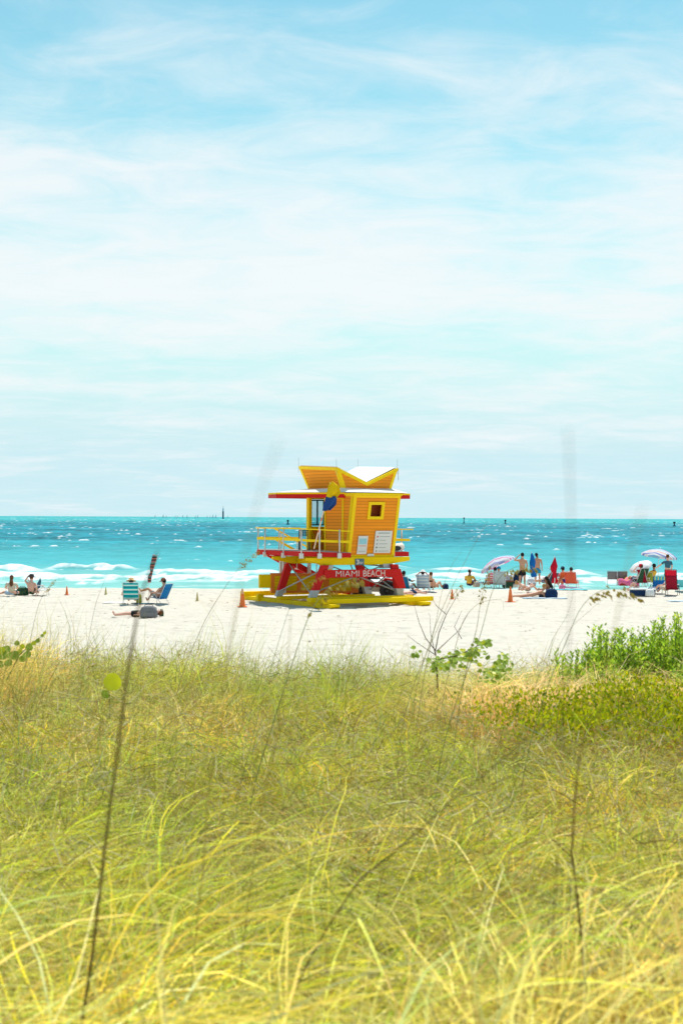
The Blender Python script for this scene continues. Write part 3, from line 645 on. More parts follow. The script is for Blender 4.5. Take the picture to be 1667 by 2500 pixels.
cone(593, 1482, .72, 'cone', 'tall orange cone beside the left end of the tower skids', 'conetop')
cone(1104, 1463, .44, 'cone', 'orange cone to the right of the blue bag on the sand')
cone(1246, 1470, .66, 'cone', 'tall orange cone in front of the prone sunbather’s legs'.replace('’', "'"))

# ------------------------------------------------------------------ people
def skin(name, nodes, edges_, m, parent, sub=1, roots=(0,)):
    me = bpy.data.meshes.new(name); me.from_pydata([tuple(n[0]) for n in nodes], edges_, []); me.update()
    o = bpy.data.objects.new(name, me); COL.objects.link(o)
    sk = o.modifiers.new('skin', 'SKIN'); sk.use_smooth_shade = True; sk.branch_smoothing = .6
    d = me.skin_vertices[0].data
    for i, n_ in enumerate(nodes):
        r_ = n_[1]; d[i].radius = r_ if isinstance(r_, tuple) else (r_, r_); d[i].use_root = i in roots
    su = o.modifiers.new('sub', 'SUBSURF'); su.levels = sub; su.render_levels = sub
    bpy.context.view_layer.update()
    nm = bpy.data.meshes.new_from_object(o.evaluated_get(bpy.context.evaluated_depsgraph_get()))
    bpy.data.objects.remove(o); nm.name = name
    return link(name, nm, m, parent, True)
STAND = dict(pel=(0, 0, .95), sp=(0, -.01, 1.15), ch=(0, -.02, 1.36), nk=(0, -.01, 1.50), hb=(0, .01, 1.58), hd=(0, .015, 1.67),
             sh=((-.18, -.02, 1.42), (.18, -.02, 1.42)), el=((-.24, -.04, 1.14), (.24, -.04, 1.14)), wr=((-.24, .06, .91), (.24, .06, .91)),
             hip=((-.09, 0, .90), (.09, 0, .90)), kn=((-.10, .02, .49), (.10, .02, .49)), an=((-.11, -.02, .08), (.11, -.02, .08)))
SIT = dict(pel=(0, 0, .13), sp=(0, -.02, .31), ch=(0, 0, .50), nk=(0, .03, .64), hb=(0, .05, .72), hd=(0, .06, .81),
           sh=((-.18, 0, .56), (.18, 0, .56)), el=((-.28, .12, .36), (.28, .12, .36)), wr=((-.16, .32, .34), (.16, .32, .34)),
           hip=((-.10, .03, .13), (.10, .03, .13)), kn=((-.16, .42, .38), (.16, .42, .38)), an=((-.12, .72, .07), (.12, .72, .07)))
CHAIR = dict(pel=(0, .02, .27), sp=(0, -.10, .43), ch=(0, -.20, .62), nk=(0, -.23, .76), hb=(0, -.22, .84), hd=(0, -.20, .93),
             sh=((-.18, -.18, .68), (.18, -.18, .68)), el=((-.30, -.04, .47), (.30, -.04, .47)), wr=((-.28, .18, .46), (.28, .18, .46)),
             hip=((-.10, .06, .27), (.10, .06, .27)), kn=((-.13, .47, .42), (.13, .47, .42)), an=((-.13, .82, .09), (.13, .82, .09)))
PRONE = dict(pel=(0, 0, .13), sp=(0, .20, .14), ch=(0, .40, .24), nk=(0, .50, .34), hb=(0, .54, .41), hd=(0, .56, .50),
             sh=((-.17, .42, .28), (.17, .42, .28)), el=((-.20, .52, .05), (.20, .52, .05)), wr=((-.12, .74, .06), (.12, .74, .06)),
             hip=((-.09, -.04, .12), (.09, -.04, .12)), kn=((-.11, -.45, .07), (.11, -.45, .07)), an=((-.12, -.86, .06), (.12, -.86, .06)))
SUPINE = dict(pel=(0, 0, .12), sp=(0, -.2, .12), ch=(0, -.40, .14), nk=(0, -.54, .14), hb=(0, -.61, .15), hd=(0, -.70, .16),
              sh=((-.18, -.44, .12), (.18, -.44, .12)), el=((-.28, -.16, .07), (.28, -.16, .07)), wr=((-.24, .08, .08), (.24, .08, .08)),
              hip=((-.1, .05, .11), (.1, .05, .11)), kn=((-.12, .46, .12), (.12, .46, .12)), an=((-.13, .88, .07), (.13, .88, .07)))
def person(loc, rz, pose, label, group='people on the beach', sk='skinB', hair='hairdark', long=False, shirt=None, shorts=None, hat=None, bikini=None, scale=1, **ov):
    p = dict(pose); p.update(ov); V3 = Vector
    E = empty('person', loc, rz, label, 'person', group); E.scale = (scale,) * 3
    J = []; ED = []
    def nd(c, r_, par=None):
        J.append((V3(c), r_)); i = len(J) - 1
        if par is not None: ED.append((par, i))
        return i
    pel = nd(p['pel'], (.165, .125)); sp = nd(p['sp'], (.150, .112), pel); ch = nd(p['ch'], (.185, .128), sp)
    nk = nd(p['nk'], .056, ch); hb = nd(p['hb'], (.068, .075), nk); hd = nd(p['hd'], (.080, .094), hb)
    up = (V3(p['hd']) - V3(p['hb'])).normalized(); top = nd(V3(p['hd']) + up * .06, (.058, .068), hd)
    roots = [0]; fing = []
    feetdir = {}
    for s_ in (0, 1):
        sh = nd(p['sh'][s_], .062, ch); el_ = nd(p['el'][s_], .043, sh); wr = nd(p['wr'][s_], .028, el_)
        d = (V3(p['wr'][s_]) - V3(p['el'][s_])).normalized(); palm = nd(V3(p['wr'][s_]) + d * .07, (.038, .020), wr)
        fing.append((V3(p['wr'][s_]) + d * .07, d, s_))
        hp = nd(p['hip'][s_], .092, pel); kn = nd(p['kn'][s_], .060, hp); 
        a = V3(p['kn'][s_]).lerp(V3(p['an'][s_]), .3); cf = nd(a, .056, kn); an = nd(p['an'][s_], .036, cf)
        shin = (V3(p['an'][s_]) - V3(p['kn'][s_])).normalized(); fwd = V3((0, 1, 0)) if pose is not PRONE else V3((0, -1, 0))
        if pose in (STAND, PRONE): toe = V3(p['an'][s_]) + fwd * .16 + V3((0, 0, -.045))
        else: toe = V3(p['an'][s_]) + V3((0, .08, .14))
        nd(toe, (.038, .026), an)
    # nose and ears
    f_ = (V3((0, 1, 0)) - up * up.y).normalized() if abs(up.y) < .9 else V3((0, 0, 1)); sd2 = V3((1, 0, 0))
    hd0 = V3(p['hd'])
    def chain(pts, rs):
        i0 = len(J); roots.append(i0)
        for k, (c, r_) in enumerate(zip(pts, rs)): nd(c, r_, None if k == 0 else len(J) - 1)
    chain([hd0 + f_ * .07 - up * .005, hd0 + f_ * .105 - up * .03], [.010, .014])
    for s_ in (-1, 1): chain([hd0 + sd2 * s_ * .065 - up * .02, hd0 + sd2 * s_ * .09 - up * .005], [.012, .014])
    for c, d, s_ in fing:
        side = d.cross(V3((0, 0, 1))); side = side.normalized() if side.length > .1 else V3((0, 1, 0)); nrm = side.cross(d).normalized()
        for k, ln in enumerate((.060, .072, .078, .070)):
            b0 = c + side * (-.03 + k * .02) + d * .01
            chain([b0, b0 + d * ln * .6 - nrm * .004, b0 + d * ln - nrm * .022], [.009, .0085, .007])
        b0 = c - d * .035 - side * .03; chain([b0, b0 - side * .028 + d * .03, b0 - side * .034 + d * .058], [.011, .010, .008])
    skin('body', J, ED, sk, E, 2, tuple(roots))
    # eyes
    em = MB()
    for s_ in (-1, 1):
        c = hd0 + f_ * .088 + sd2 * s_ * .032
        em.add([c + sd2 * .012, c + up * .007, c - sd2 * .012, c - up * .007, c + f_ * .006], [(0, 1, 4), (1, 2, 4), (2, 3, 4), (3, 0, 4)])
    em.build('eyes', 'hairdark', E)
    hb0, nk0 = V3(p['hb']), V3(p['nk'])
    if hair:
        hm_ = MB(); K = 14; V = []; F = []; sx_ = f_.cross(up)
        for i in range(9):
            th1 = PI * i / 8
            for k in range(K):
                a = 2 * PI * k / K; fr = math.sin(a)          # +1 at the face side
                low_ = max(0, fr) * sstep(.35, .7, i / 8)      # hairline lifted above the face
                rr = math.sin(th1); zz_ = math.cos(th1)
                zz_ = zz_ * (1 - .75 * float(low_)) if zz_ < 0 else zz_
                V.append(hd0 - f_ * .016 + up * .022 + sx_ * (.090 * rr * math.cos(a)) + f_ * ((.108 if fr < 0 else .094) * rr * fr * (1 - .35 * float(low_))) + up * (.112 * zz_))
        for i in range(8):
            for k in range(K): F.append((i * K + k, i * K + (k + 1) % K, (i + 1) * K + (k + 1) % K, (i + 1) * K + k))
        hm_.add(V, F)
        if long:
            q_ = [hd0 - f_ * .07, nk0 - f_ * .10 + up * .02, V3(p['ch']) - f_ * .15, V3(p['sp']) - f_ * .15 + up * .10]
            hm_.tube(catmull(q_, 4), [.07] * 4 + [.08, .085, .085, .08, .07, .06, .05, .04, .02], 10)
        hm_.build('hair', hair, E, True)
    P = lambda k: V3(p[k])
    if shirt:
        nodes = [(P('pel').lerp(P('sp'), .15), (.185, .145)), (P('sp'), (.172, .13)), (P('ch'), (.205, .148)), (P('ch').lerp(P('nk'), .55), (.11, .09))]; ed = [(0, 1), (1, 2), (2, 3)]
        for s_ in (0, 1):
            nodes.append((V3(p['sh'][s_]), .076)); ed.append((2, len(nodes) - 1)); nodes.append((V3(p['sh'][s_]).lerp(V3(p['el'][s_]), .75), .068)); ed.append((len(nodes) - 2, len(nodes) - 1))
        skin('shirt', nodes, ed, shirt, E)
    if shorts:
        nodes = [(P('pel').lerp(P('sp'), .3), (.172, .135)), (P('pel'), (.19, .150))]; ed = [(0, 1)]
        for s_ in (0, 1):
            nodes.append((V3(p['hip'][s_]), .122)); ed.append((1, len(nodes) - 1)); nodes.append((V3(p['hip'][s_]).lerp(V3(p['kn'][s_]), .70), .108)); ed.append((len(nodes) - 2, len(nodes) - 1))
        skin('shorts', nodes, ed, shorts, E)
    if bikini:
        skin('swimwear', [(P('pel').lerp(P('sp'), .15), (.175, .135)), (P('pel').lerp((P('hip0') if 'hip0' in p else V3(p['hip'][0]).lerp(V3(p['hip'][1]), .5)), .8), (.180, .140))], [(0, 1)], bikini, E)
        skin('swim_top', [(P('ch') - (P('ch') - P('sp')) * .15, (.195, .137)), (P('ch') + (P('ch') - P('sp')) * .1, (.195, .137))], [(0, 1)], bikini, E)
    if hat:
        kind, hm = hat; b = MB(); pr = {'brim': [(.21, .0), (.20, .012), (.112, .025), (.104, .10), (.07, .135), (0, .14)], 'cap': [(.108, -.01), (.108, .04), (.09, .09), (.05, .12), (0, .125)]}[kind]
        b.lathe(pr, 20, (0, 0, 0)); 
        if kind == 'cap': b.add([(-.075, .07, .0), (.075, .07, .0), (.06, .19, -.012), (-.06, .19, -.012), (-.075, .07, .012), (.075, .07, .012), (.06, .19, 0), (-.06, .19, 0)], [(3, 2, 1, 0), (4, 5, 6, 7), (2, 3, 7, 6), (0, 1, 5, 4), (1, 2, 6, 5), (3, 0, 4, 7)])
        z_ = up; y_ = f_; x_ = y_.cross(z_)
        Mx = Matrix((x_, y_, z_)).transposed()
        b.v = [tuple(Mx @ V3(v) + hd0 + up * .028) for v in b.v]; b.build('hat', hm, E, True)
    return E

# ------------------------------------------------------------------ beach chairs, umbrellas, towels, bags
def chair(loc, rz, m, label, head=None, frame='alu', seat_h=.22, back=.62, lean=.32, group='folding beach chairs', back_m=None, w=.27):
    """low folding chair facing local +y"""
    c = empty('beach_chair', loc, rz, label, 'beach chair', group); h = seat_h
    MB().prism([(-w, -.18, h - .02), (-w, .32, h + .04), (-w, .32, h + .055), (-w, -.18, h)], (2 * w, 0, 0)).build('seat', m, c)
    t = Vector((0, -.18 - lean, h + back)); b0 = Vector((0, -.18, h))
    k = .72 if head else 1
    def pan(a, b_, mm, nme):
        p0 = b0.lerp(t, a); p1 = b0.lerp(t, b_); o_ = MB()
        n_ = 6; V = []; F = []
        for i in range(n_ + 1):
            q_ = p0.lerp(p1, i / n_); sag = -.03 * math.sin(PI * (a + (b_ - a) * i / n_))
            for j in range(5): V.append((-w + 2 * w * j / 4, q_.y + sag * math.sin(PI * j / 4), q_.z))
        for i in range(n_):
            for j in range(4): F.append((i * 5 + j, i * 5 + j + 1, i * 5 + j + 6, i * 5 + j + 5))
        o2 = MB().add(V, F).build(nme, mm, c, True); s2_ = o2.modifiers.new('t', 'SOLIDIFY'); s2_.thickness = .012
    pan(0, k, back_m or m, 'backrest')
    if head: pan(k, 1, head, 'headrest')
    for s_ in (-1, 1):
        x = s_ * (w + .015)
        MB().tube([(x, .34, h + .05), (x, -.18, h), (x, t.y, t.z), (x * .9, t.y - .01, t.z + .03)], .012, 6).build('side_tube', frame, c)
        MB().tube([(x, -.30, .0), (x, .10, h + .24), (x, .12, h + .02)], .011, 6).build('leg', frame, c); MB().tube([(x, .34, .0), (x, .30, h + .05), (x, -.02, h + .24)], .011, 6).build('leg', frame, c)
        MB().box(x - .025, -.28, h + .22, x + .025, .16, h + .245).build('armrest', 'white', c, bevel=.008)
    MB().tube([(-w * .9, t.y - .01, t.z + .03), (w * .9, t.y - .01, t.z + .03)], .012, 6).build('top_tube', frame, c)
    MB().tube([(-w, -.30, .012), (w, -.30, .012)], .011, 6).build('cross_tube', frame, c)
    return c
def umbrella(loc, tilt, az, r_, hgt, m, label, fringe=True):
    u = empty('beach_umbrella', loc, az, label, 'umbrella', 'open beach umbrellas')
    T_ = Matrix.Translation((0, 0, hgt * .62)) @ Matrix.Rotation(tilt, 4, 'X')
    MB().tube([(0, 0, -.1), (0, 0, hgt * .62)], .018, 8).build('pole', 'white', u, True)
    up = MB().tube([T_ @ Vector((0, 0, 0)), T_ @ Vector((0, 0, hgt * .40))], .014, 8).build('upper_pole', 'white', u, True)
    n_ = 8; V = []; F = []; K = 6; apex = hgt * .38
    for i in range(K + 1):
        t = i / K
        for k in range(n_ * 4):
            a = 2 * PI * k / (n_ * 4); seg = (k % 4) / 4.0; sc = 1 - .05 * math.sin(PI * seg) * t
            rr = r_ * t * sc; z = apex - .34 * r_ * t ** 1.9 - .02 * math.sin(PI * seg) * t
            V.append(tuple(T_ @ Vector((rr * math.cos(a), rr * math.sin(a), z))))
    nn2 = n_ * 4
    for i in range(K):
        for k in range(nn2): F.append((i * nn2 + k, i * nn2 + (k + 1) % nn2, (i + 1) * nn2 + (k + 1) % nn2, (i + 1) * nn2 + k))
    i0 = len(V)
    for k in range(nn2): v = Vector(V[K * nn2 + k]); V.append(tuple(v + T_.to_3x3() @ Vector((0, 0, -.10))))
    for k in range(nn2): F.append((K * nn2 + k, K * nn2 + (k + 1) % nn2, i0 + (k + 1) % nn2, i0 + k))
    MB().add(V, F).build('canopy', m, u, True)
    for k in range(n_):
        a = 2 * PI * k / n_; MB().tube([T_ @ Vector((0, 0, apex - .25)), T_ @ Vector((r_ * .55 * math.cos(a), r_ * .55 * math.sin(a), apex - .42 * r_ * .32 - .02))], .006, 5).build('rib', 'white', u)
    MB().lathe([(.0, .06), (.02, .05), (.025, 0)], 8).build('finial', 'white', u).matrix_basis = T_ @ Matrix.Translation((0, 0, apex))
    return u
def closed_umbrella(loc, hgt, m, label, w=.14, low=.35, lean=0):
    u = empty('closed_umbrella', loc, 0, label, 'umbrella', 'furled beach umbrellas'); u.rotation_euler = (0, lean, .4)
    MB().tube([(0, 0, -.1), (0, 0, hgt)], .018, 8).build('pole', 'white', u, True)
    pr = [(.02, hgt - .02), (.07, hgt - .18), (w, hgt - .5), (w * .9, hgt - .62), (w * .75, (hgt + low) / 2 - .1), (w * .6, low + .3), (w * .95, low + .1), (w * .8, low), (.03, low + .02)]
    b = MB().lathe(pr, 24)
    for i, v in enumerate(b.v):
        k = 1 + .16 * ((i % 24) % 3 - 1) + .10 * math.sin(v[2] * 9 + i % 24); b.v[i] = (v[0] * k + .03 * math.sin(v[2] * 5), v[1] * k, v[2])
    o = b.build('furled_canopy', m, u, True)
    MB().lathe([(0, hgt + .06), (.02, hgt + .03), (.02, hgt - .03)], 8).build('finial', 'white', u)
    MB().lathe([(w * .68, (hgt + low) / 2 - .03), (w * .72, (hgt + low) / 2), (w * .68, (hgt + low) / 2 + .03)], 16).build('strap', 'white' if m == 'x' else m, u)
    return u
def towel(loc, rz, lx, ly, m, label, z=.012):
    nx_, ny_ = 14, 9; V = []; F = []; sd_ = random.random() * 9
    for j in range(ny_):
        for i in range(nx_):
            x = lx * (i / (nx_ - 1) - .5); y = ly * (j / (ny_ - 1) - .5); e_ = max(abs(x) / lx, abs(y) / ly) * 2
            V.append((x + .02 * math.sin(y * 7 + sd_), y + .02 * math.sin(x * 8 + sd_), z + .025 * abs(math.sin(x * 6 + sd_) * math.cos(y * 5 + sd_)) + .004))
    for j in range(ny_ - 1):
        for i in range(nx_ - 1): a_ = j * nx_ + i; F.append((a_, a_ + 1, a_ + nx_ + 1, a_ + nx_))
    o = MB().add(V, F).build('beach_towel', m, None, True); o.location = loc; o.rotation_euler = (0, 0, rz); s_ = o.modifiers.new('t', 'SOLIDIFY'); s_.thickness = .012
    return tag(o, label, 'towel', 'towels laid on the sand')
def bag(loc, rz, w, d, h, m, label, name='beach_bag', strap='dark', cat='bag'):
    e_ = empty(name, loc, rz, label, cat, 'bags set down on the sand'); b = MB()
    pr = [(0, 0), (.9, 0), (1.0, .12), (1.0, .55), (.86, .85), (.5, 1.0), (0, 1.02)]; b.lathe(pr, 24)
    for i, v in enumerate(b.v):
        a = math.atan2(v[1], v[0]); sq = 1 / max(abs(math.cos(a)), abs(math.sin(a))) ** .6; n_ = .05 * math.sin(a * 5 + v[2] * 9)
        b.v[i] = (v[0] * w / 2 * sq * (1 + n_), v[1] * d / 2 * sq * (1 + n_), v[2] * h)
    b.build('bag_body', m, e_, True)
    MB().tube([(-w * .25, 0, h * .9), (-w * .2, 0, h * 1.12), (w * .2, 0, h * 1.12), (w * .25, 0, h * .9)], .014, 6).build('handle', strap, e_)
    MB().box(-w * .3, -d * .60, h * .12, w * .3, -d * .50, h * .5).build('pocket', m, e_, bevel=.02)
    return e_

G = ground
# --- far left: two people sitting on the sand
g = G(30, 1455); person(g, R(8), SIT, 'long haired woman in pale shorts sitting on the sand at the far left edge', sk='skinB', hair='hairbrown', long=True, shorts='paleblue', shirt='beige', kn=((-.36, .30, .16), (.30, .34, .14)), an=((-.62, .05, .08), (-.1, .5, .07)))
g = G(78, 1454); person(g, R(-5), SIT, 'bare backed person in a black brimmed hat with one arm raised', sk='skinB', hair='hairbrown', shorts='green', hat=('brim', 'blackcloth'), el=((-.30, .05, .66), (.24, .02, .34)), wr=((-.17, .10, .86), (.26, -.04, .12)))
bag(G(57, 1453), .2, .55, .35, .36, 'green', 'dark green bag between the two people at the far left')
chair(G(101, 1453), R(-70), 'whitecloth', 'white low chair with a blue towel to the right of the black hat', back=.48, lean=.38)
o = MB(); o.prism([(-.06, 0, 0), (.05, 0, .03), (.10, .02, .34), (.05, .03, .52), (.01, .02, .40), (-.08, 0, .24)], (0, .05, 0)); o = o.build('hanging_towel', 'slate', None, bevel=.01); o.location = G(101, 1453) + Vector((-.05, -.15, .30)); tag(o, 'small dark blue towel hung on the white low chair', 'towel')
# --- left couple in chairs
g = G(322, 1475); chair(g, R(4), 'tealstripe', 'teal and white striped chair seen from behind', lean=.26, back=.66, w=.30)
person(g + Vector((0, .02, 0)), R(6), CHAIR, 'person in a straw hat reclining in the teal striped chair', sk='skinA', hair='hairdark', shorts='yellowcloth', hat=('brim', 'straw'), wr=((-.36, .10, .40), (.28, .18, .46)), el=((-.36, -.05, .45), (.3, -.04, .47)))
g = G(391, 1474); chair(g, R(62), 'blue', 'bright blue chair under the man in the cap', lean=.30, back=.60, head='blue')
person(g, R(62), CHAIR, 'sunburnt man in a cap stretching one leg out from the blue chair', sk='skinA', hair='hairdark', shorts='greycloth', hat=('cap', 'brownish'), kn=((-.12, .47, .62), (.15, .42, .48)), an=((-.12, .86, .50), (.16, .72, .10)))
towel(G(281, 1472), .05, .95, .7, 'whitecloth', 'white towel on the sand left of the teal striped chair')
bag(G(341, 1474), .3, .22, .16, .40, 'lime', 'narrow yellow and black bag against the teal chair')
towel(G(350, 1474), -.1, .9, .6, 'slate', 'dark towel on the sand between the two left chairs')
g = G(350, 1506); person(g + Vector((-.12, .1, 0)), R(97), SUPINE, 'person in black shorts lying flat with legs to the left', sk='skinB', hair='hairbrown', shorts='blackcloth', shirt='pink')
bag(G(365, 1508), .1, .62, .34, .42, 'greycloth', 'charcoal backpack set down in front of the lying person', name='backpack')
bag(G(396, 1504), .4, .16, .12, .22, 'green', 'small dark pouch at the right of the charcoal backpack')
# windsock on its pole
WS = empty('windsock', G(362, 1470), 0, 'striped windsock hanging from a thin pole by the left chairs', 'windsock')
w0 = Vector(WS.location); p0 = at(388, 1352, w0.y) - w0
MB().tube([(0, 0, -.1), (at(366, 1420, w0.y) - w0) * 1.0, p0], [.012, .011, .008], 6).build('pole', 'white', WS)
b = MB(); cl_ = [at(x, y, w0.y - .05) - w0 for x, y in ((379, 1355), (376, 1370), (372, 1385), (371, 1398), (367, 1408), (366, 1422))]
b.tube(cl_, [.10, .10, .085, .05, .085, .07], 14); b.build('sock', 'sockstripe', WS, True)
# --- right of the tower
g = G(992, 1447); chair(g, R(-25), 'teal', 'deep blue chair just right of the tower', w=.25, back=.55)
person(g + Vector((0, .05, .0)), R(-35), CHAIR, 'dark haired person in a teal shirt sitting just right of the tower', sk='skinC', hair='hairdark', shirt='teal', shorts='whitecloth', el=((-.24, -.0, .5), (.30, .06, .55)), wr=((-.1, .2, .5), (.22, .34, .58)))
person(G(1002, 1453), R(-65), SUPINE, 'person lying low beside the tower with bare bent leg', sk='skinB', hair='hairdark', shorts='navy', kn=((-.12, .42, .30), (.12, .44, .16)), scale=.9)
g = G(1034, 1446); chair(g, R(-8), 'bluestripe', 'pale blue and white striped chair right of the teal shirted person', w=.28, back=.62)
person(g + Vector((0, .05, 0)), R(-12), CHAIR, 'person in a white hat with arms raised in the pale striped chair', sk='skinB', hair='hairdark', shorts='whitecloth', hat=('brim', 'whitecloth'), el=((-.36, -.12, .80), (.36, -.12, .76)), wr=((-.14, -.12, .95), (.14, -.12, .93)))
g = G(1056, 1439); person(g, R(-35), SIT, 'tanned person in black swimwear leaning back on the sand', sk='skinA', hair='hairbrown', bikini='blackcloth', ch=(0, -.15, .46), nk=(0, -.16, .60), hb=(0, -.14, .68), hd=(0, -.13, .76), sh=((-.18, -.15, .52), (.18, -.15, .52)), el=((-.27, -.32, .30), (.27, -.32, .3)), wr=((-.25, -.36, .06), (.25, -.36, .06)))
towel(G(1020, 1446), .1, 1.7, .8, 'slate', 'dark green towel under the group right of the tower')
bag(G(1088, 1438), 0, .30, .26, .26, 'navy', 'round blue bag standing alone on the sand', strap='paleblue')
g = G(1146, 1433); person(g, R(-25), SIT, 'person in a yellow top and white cap sitting on the sand', sk='skinC', hair='hairdark', shirt='yellowcloth', shorts='navy', hat=('cap', 'whitecloth'))
bag(G(1163, 1433), .5, .35, .25, .30, 'beige', 'pale mesh bag right of the yellow top')
umbrella(G(1219, 1433), R(-26), R(75), .98, 1.55, 'umbA', 'pink white and blue striped umbrella tilted low over the seated group')
chair(G(1182, 1435), R(50), 'navy', 'navy chair under the left edge of the tilted umbrella', back=.55, lean=.3, head='pink')
chair(G(1198, 1436), R(5), 'redstripe', 'red and white striped chair under the tilted umbrella', w=.24, back=.45)
person(G(1204, 1434), R(20), CHAIR, 'black haired person seated in the shade of the tilted umbrella', sk='skinC', hair='hairdark', shirt='darkred')
person(G(1218, 1433), R(-10), CHAIR, 'person in a blue cap seated behind the patterned cloth', sk='skinA', hair=None, shirt='blue', hat=('cap', 'trunks'))
chair(G(1219, 1437), R(-6), 'patterned', 'chair draped with a grey patterned cloth', w=.30, back=.66, lean=.2)
towel(G(1216, 1437), 0, 1.5, .5, 'green', 'dark fringed cloth at the foot of the patterned chair')
# cool boxes
def cooler(px, py, m, lid, label, w=.55, d=.35, h=.38, rz=.1):
    e_ = empty('cool_box', G(px, py), rz, label, 'cool box', 'cool boxes on the beach')
    MB().prism([(-w / 2 + .03, -d / 2, 0), (w / 2 - .03, -d / 2, 0), (w / 2, -d / 2, h * .8), (-w / 2, -d / 2, h * .8)], (0, d, 0)).build('body', m, e_, bevel=.02)
    MB().box(-w / 2 - .01, -d / 2 - .01, h * .8, w / 2 + .01, d / 2 + .01, h).build('lid', lid, e_, bevel=.02)
    MB().tube([(-w / 2 - .02, 0, h * .6), (-w / 2 - .02, -.02, h * 1.15), (w / 2 + .02, -.02, h * 1.15), (w / 2 + .02, 0, h * .6)], .012, 6).build('handle', 'white', e_)
cooler(1239, 1435, 'green', 'brownish', 'dark green cool box with a red lid under the tilted umbrella')
bag(G(1247, 1433), .4, .8, .5, .62, 'whitecloth', 'big bulging white bag behind the green cool box')
chair(G(1258, 1434), R(15), 'navy', 'navy chair behind the standing man in black shorts', w=.24, back=.55)
g = G(1275, 1436); person(g, R(8), STAND, 'standing man in black shorts shading his eyes with a raised arm', sk='skinA', hair='hairdark', shorts='blackcloth', el=((-.42, .04, 1.40), (.25, -.03, 1.15)), wr=((-.17, .12, 1.63), (.22, .12, .95)), kn=((-.12, .02, .49), (.12, .02, .49)), an=((-.14, -.02, .08), (.13, -.02, .08)), scale=1.02)
g = G(1312, 1428); person(g, R(-15), STAND, 'bare backed man in patterned blue trunks behind the furled blue umbrella', sk='skinA', hair='hairdark', shorts='trunks', hd=(-.06, .05, 1.64), hb=(-.04, .03, 1.57), scale=.98)
closed_umbrella(G(1306, 1434), 1.83, 'royal', 'furled blue umbrella standing beside the man in patterned trunks', w=.15, low=.55, lean=R(-7))
closed_umbrella(G(1353, 1433), 1.58, 'redcloth', 'furled bright red umbrella among the chairs', w=.16, low=.20)
g = G(1338, 1432); chair(g, R(40), 'slate', 'dark blue chair with white frame under the white capped person', frame='white', w=.26, back=.5)
person(g, R(62), CHAIR, 'person in a white cap lounging in the dark blue chair', sk='skinA', hair='hairdark', shorts='navy', hat=('cap', 'whitecloth'), kn=((-.12, .48, .30), (.12, .48, .34)), an=((-.12, .92, .30), (.12, .86, .2)))
bag(G(1296, 1432), 0, .42, .3, .45, 'whitecloth', 'white bag below the furled blue umbrella'); cooler(1299, 1434, 'navy', 'white', 'small navy cool box in front of the white bag', .34, .25, .26)
g = G(1372, 1432); chair(g, R(12), 'orangecloth', 'orange chair right of the furled red umbrella', w=.27, back=.55, frame='white'); person(g + Vector((-.05, .1, 0)), R(20), CHAIR, 'person in a dark cap sitting in the orange chair', sk='skinA', hair='hairdark', shirt='pink', hat=('cap', 'slate'))
g = G(1396, 1434); chair(g, R(-20), 'coral', 'coral red chair farthest right of its row', w=.27, back=.58, frame='coral'); person(g + Vector((-.15, .1, 0)), R(25), CHAIR, 'dark haired person sitting by the coral chair', sk='skinA', hair='hairdark', shorts='purple')
towel(G(1385, 1440), 0, 1.9, .8, 'aqua', 'turquoise towel in front of the orange and coral chairs'); towel(G(1398, 1437), .2, .9, .6, 'purple', 'purple towel at the foot of the coral chair', .03); bag(G(1372, 1438), .2, .3, .25, .22, 'pink', 'small pink bag on the turquoise towel')
g = G(1300, 1458); person(g, R(-88), PRONE, 'blond woman lying prone with legs stretched to the left behind the tall cone', sk='skinA', hair='hairblond', bikini='whitecloth', scale=.98)
g = G(1296, 1447); person(g + Vector((-.2, .4, 0)), R(-80), SIT, 'person in white shorts sunbathing behind the blond woman', sk='skinB', hair='hairblond', shorts='whitecloth', ch=(.0, -.2, .32), nk=(0, -.3, .40), hb=(0, -.36, .43), hd=(0, -.42, .48), sh=((-.18, -.2, .34), (.18, -.2, .34)), el=((-.25, -.3, .1), (.25, -.3, .1)), kn=((-.1, .35, .40), (.1, .33, .34)), an=((-.1, .62, .08), (.1, .6, .08)))
g = G(1336, 1457); person(g, R(75), SIT, 'dark haired woman propped up facing the blond woman', sk='skinC', hair='hairdark', long=True, bikini='blackcloth', ch=(0, -.05, .42), sp=(0, -.04, .27), kn=((-.12, .45, .12), (.14, .44, .14)), an=((-.12, .85, .07), (.14, .82, .07)))
bag(G(1346, 1460), .2, .55, .35, .42, 'navy', 'dark slumped backpack beside the dark haired woman', name='backpack'); towel(G(1330, 1461), 0, 2.0, .6, 'paleblue', 'pale towel under the two facing sunbathers'); bag(G(1321, 1460), .5, .2, .15, .16, 'blackcloth', 'small black pouch between the two sunbathers')
tag(MB().tube([(0, 0, 0), (.02, 0, .75)], .018, 8).build('umbrella_stake', 'white', None), 'bare white stake stuck in the sand behind the sunbathers', 'stake').location = G(1353, 1450)
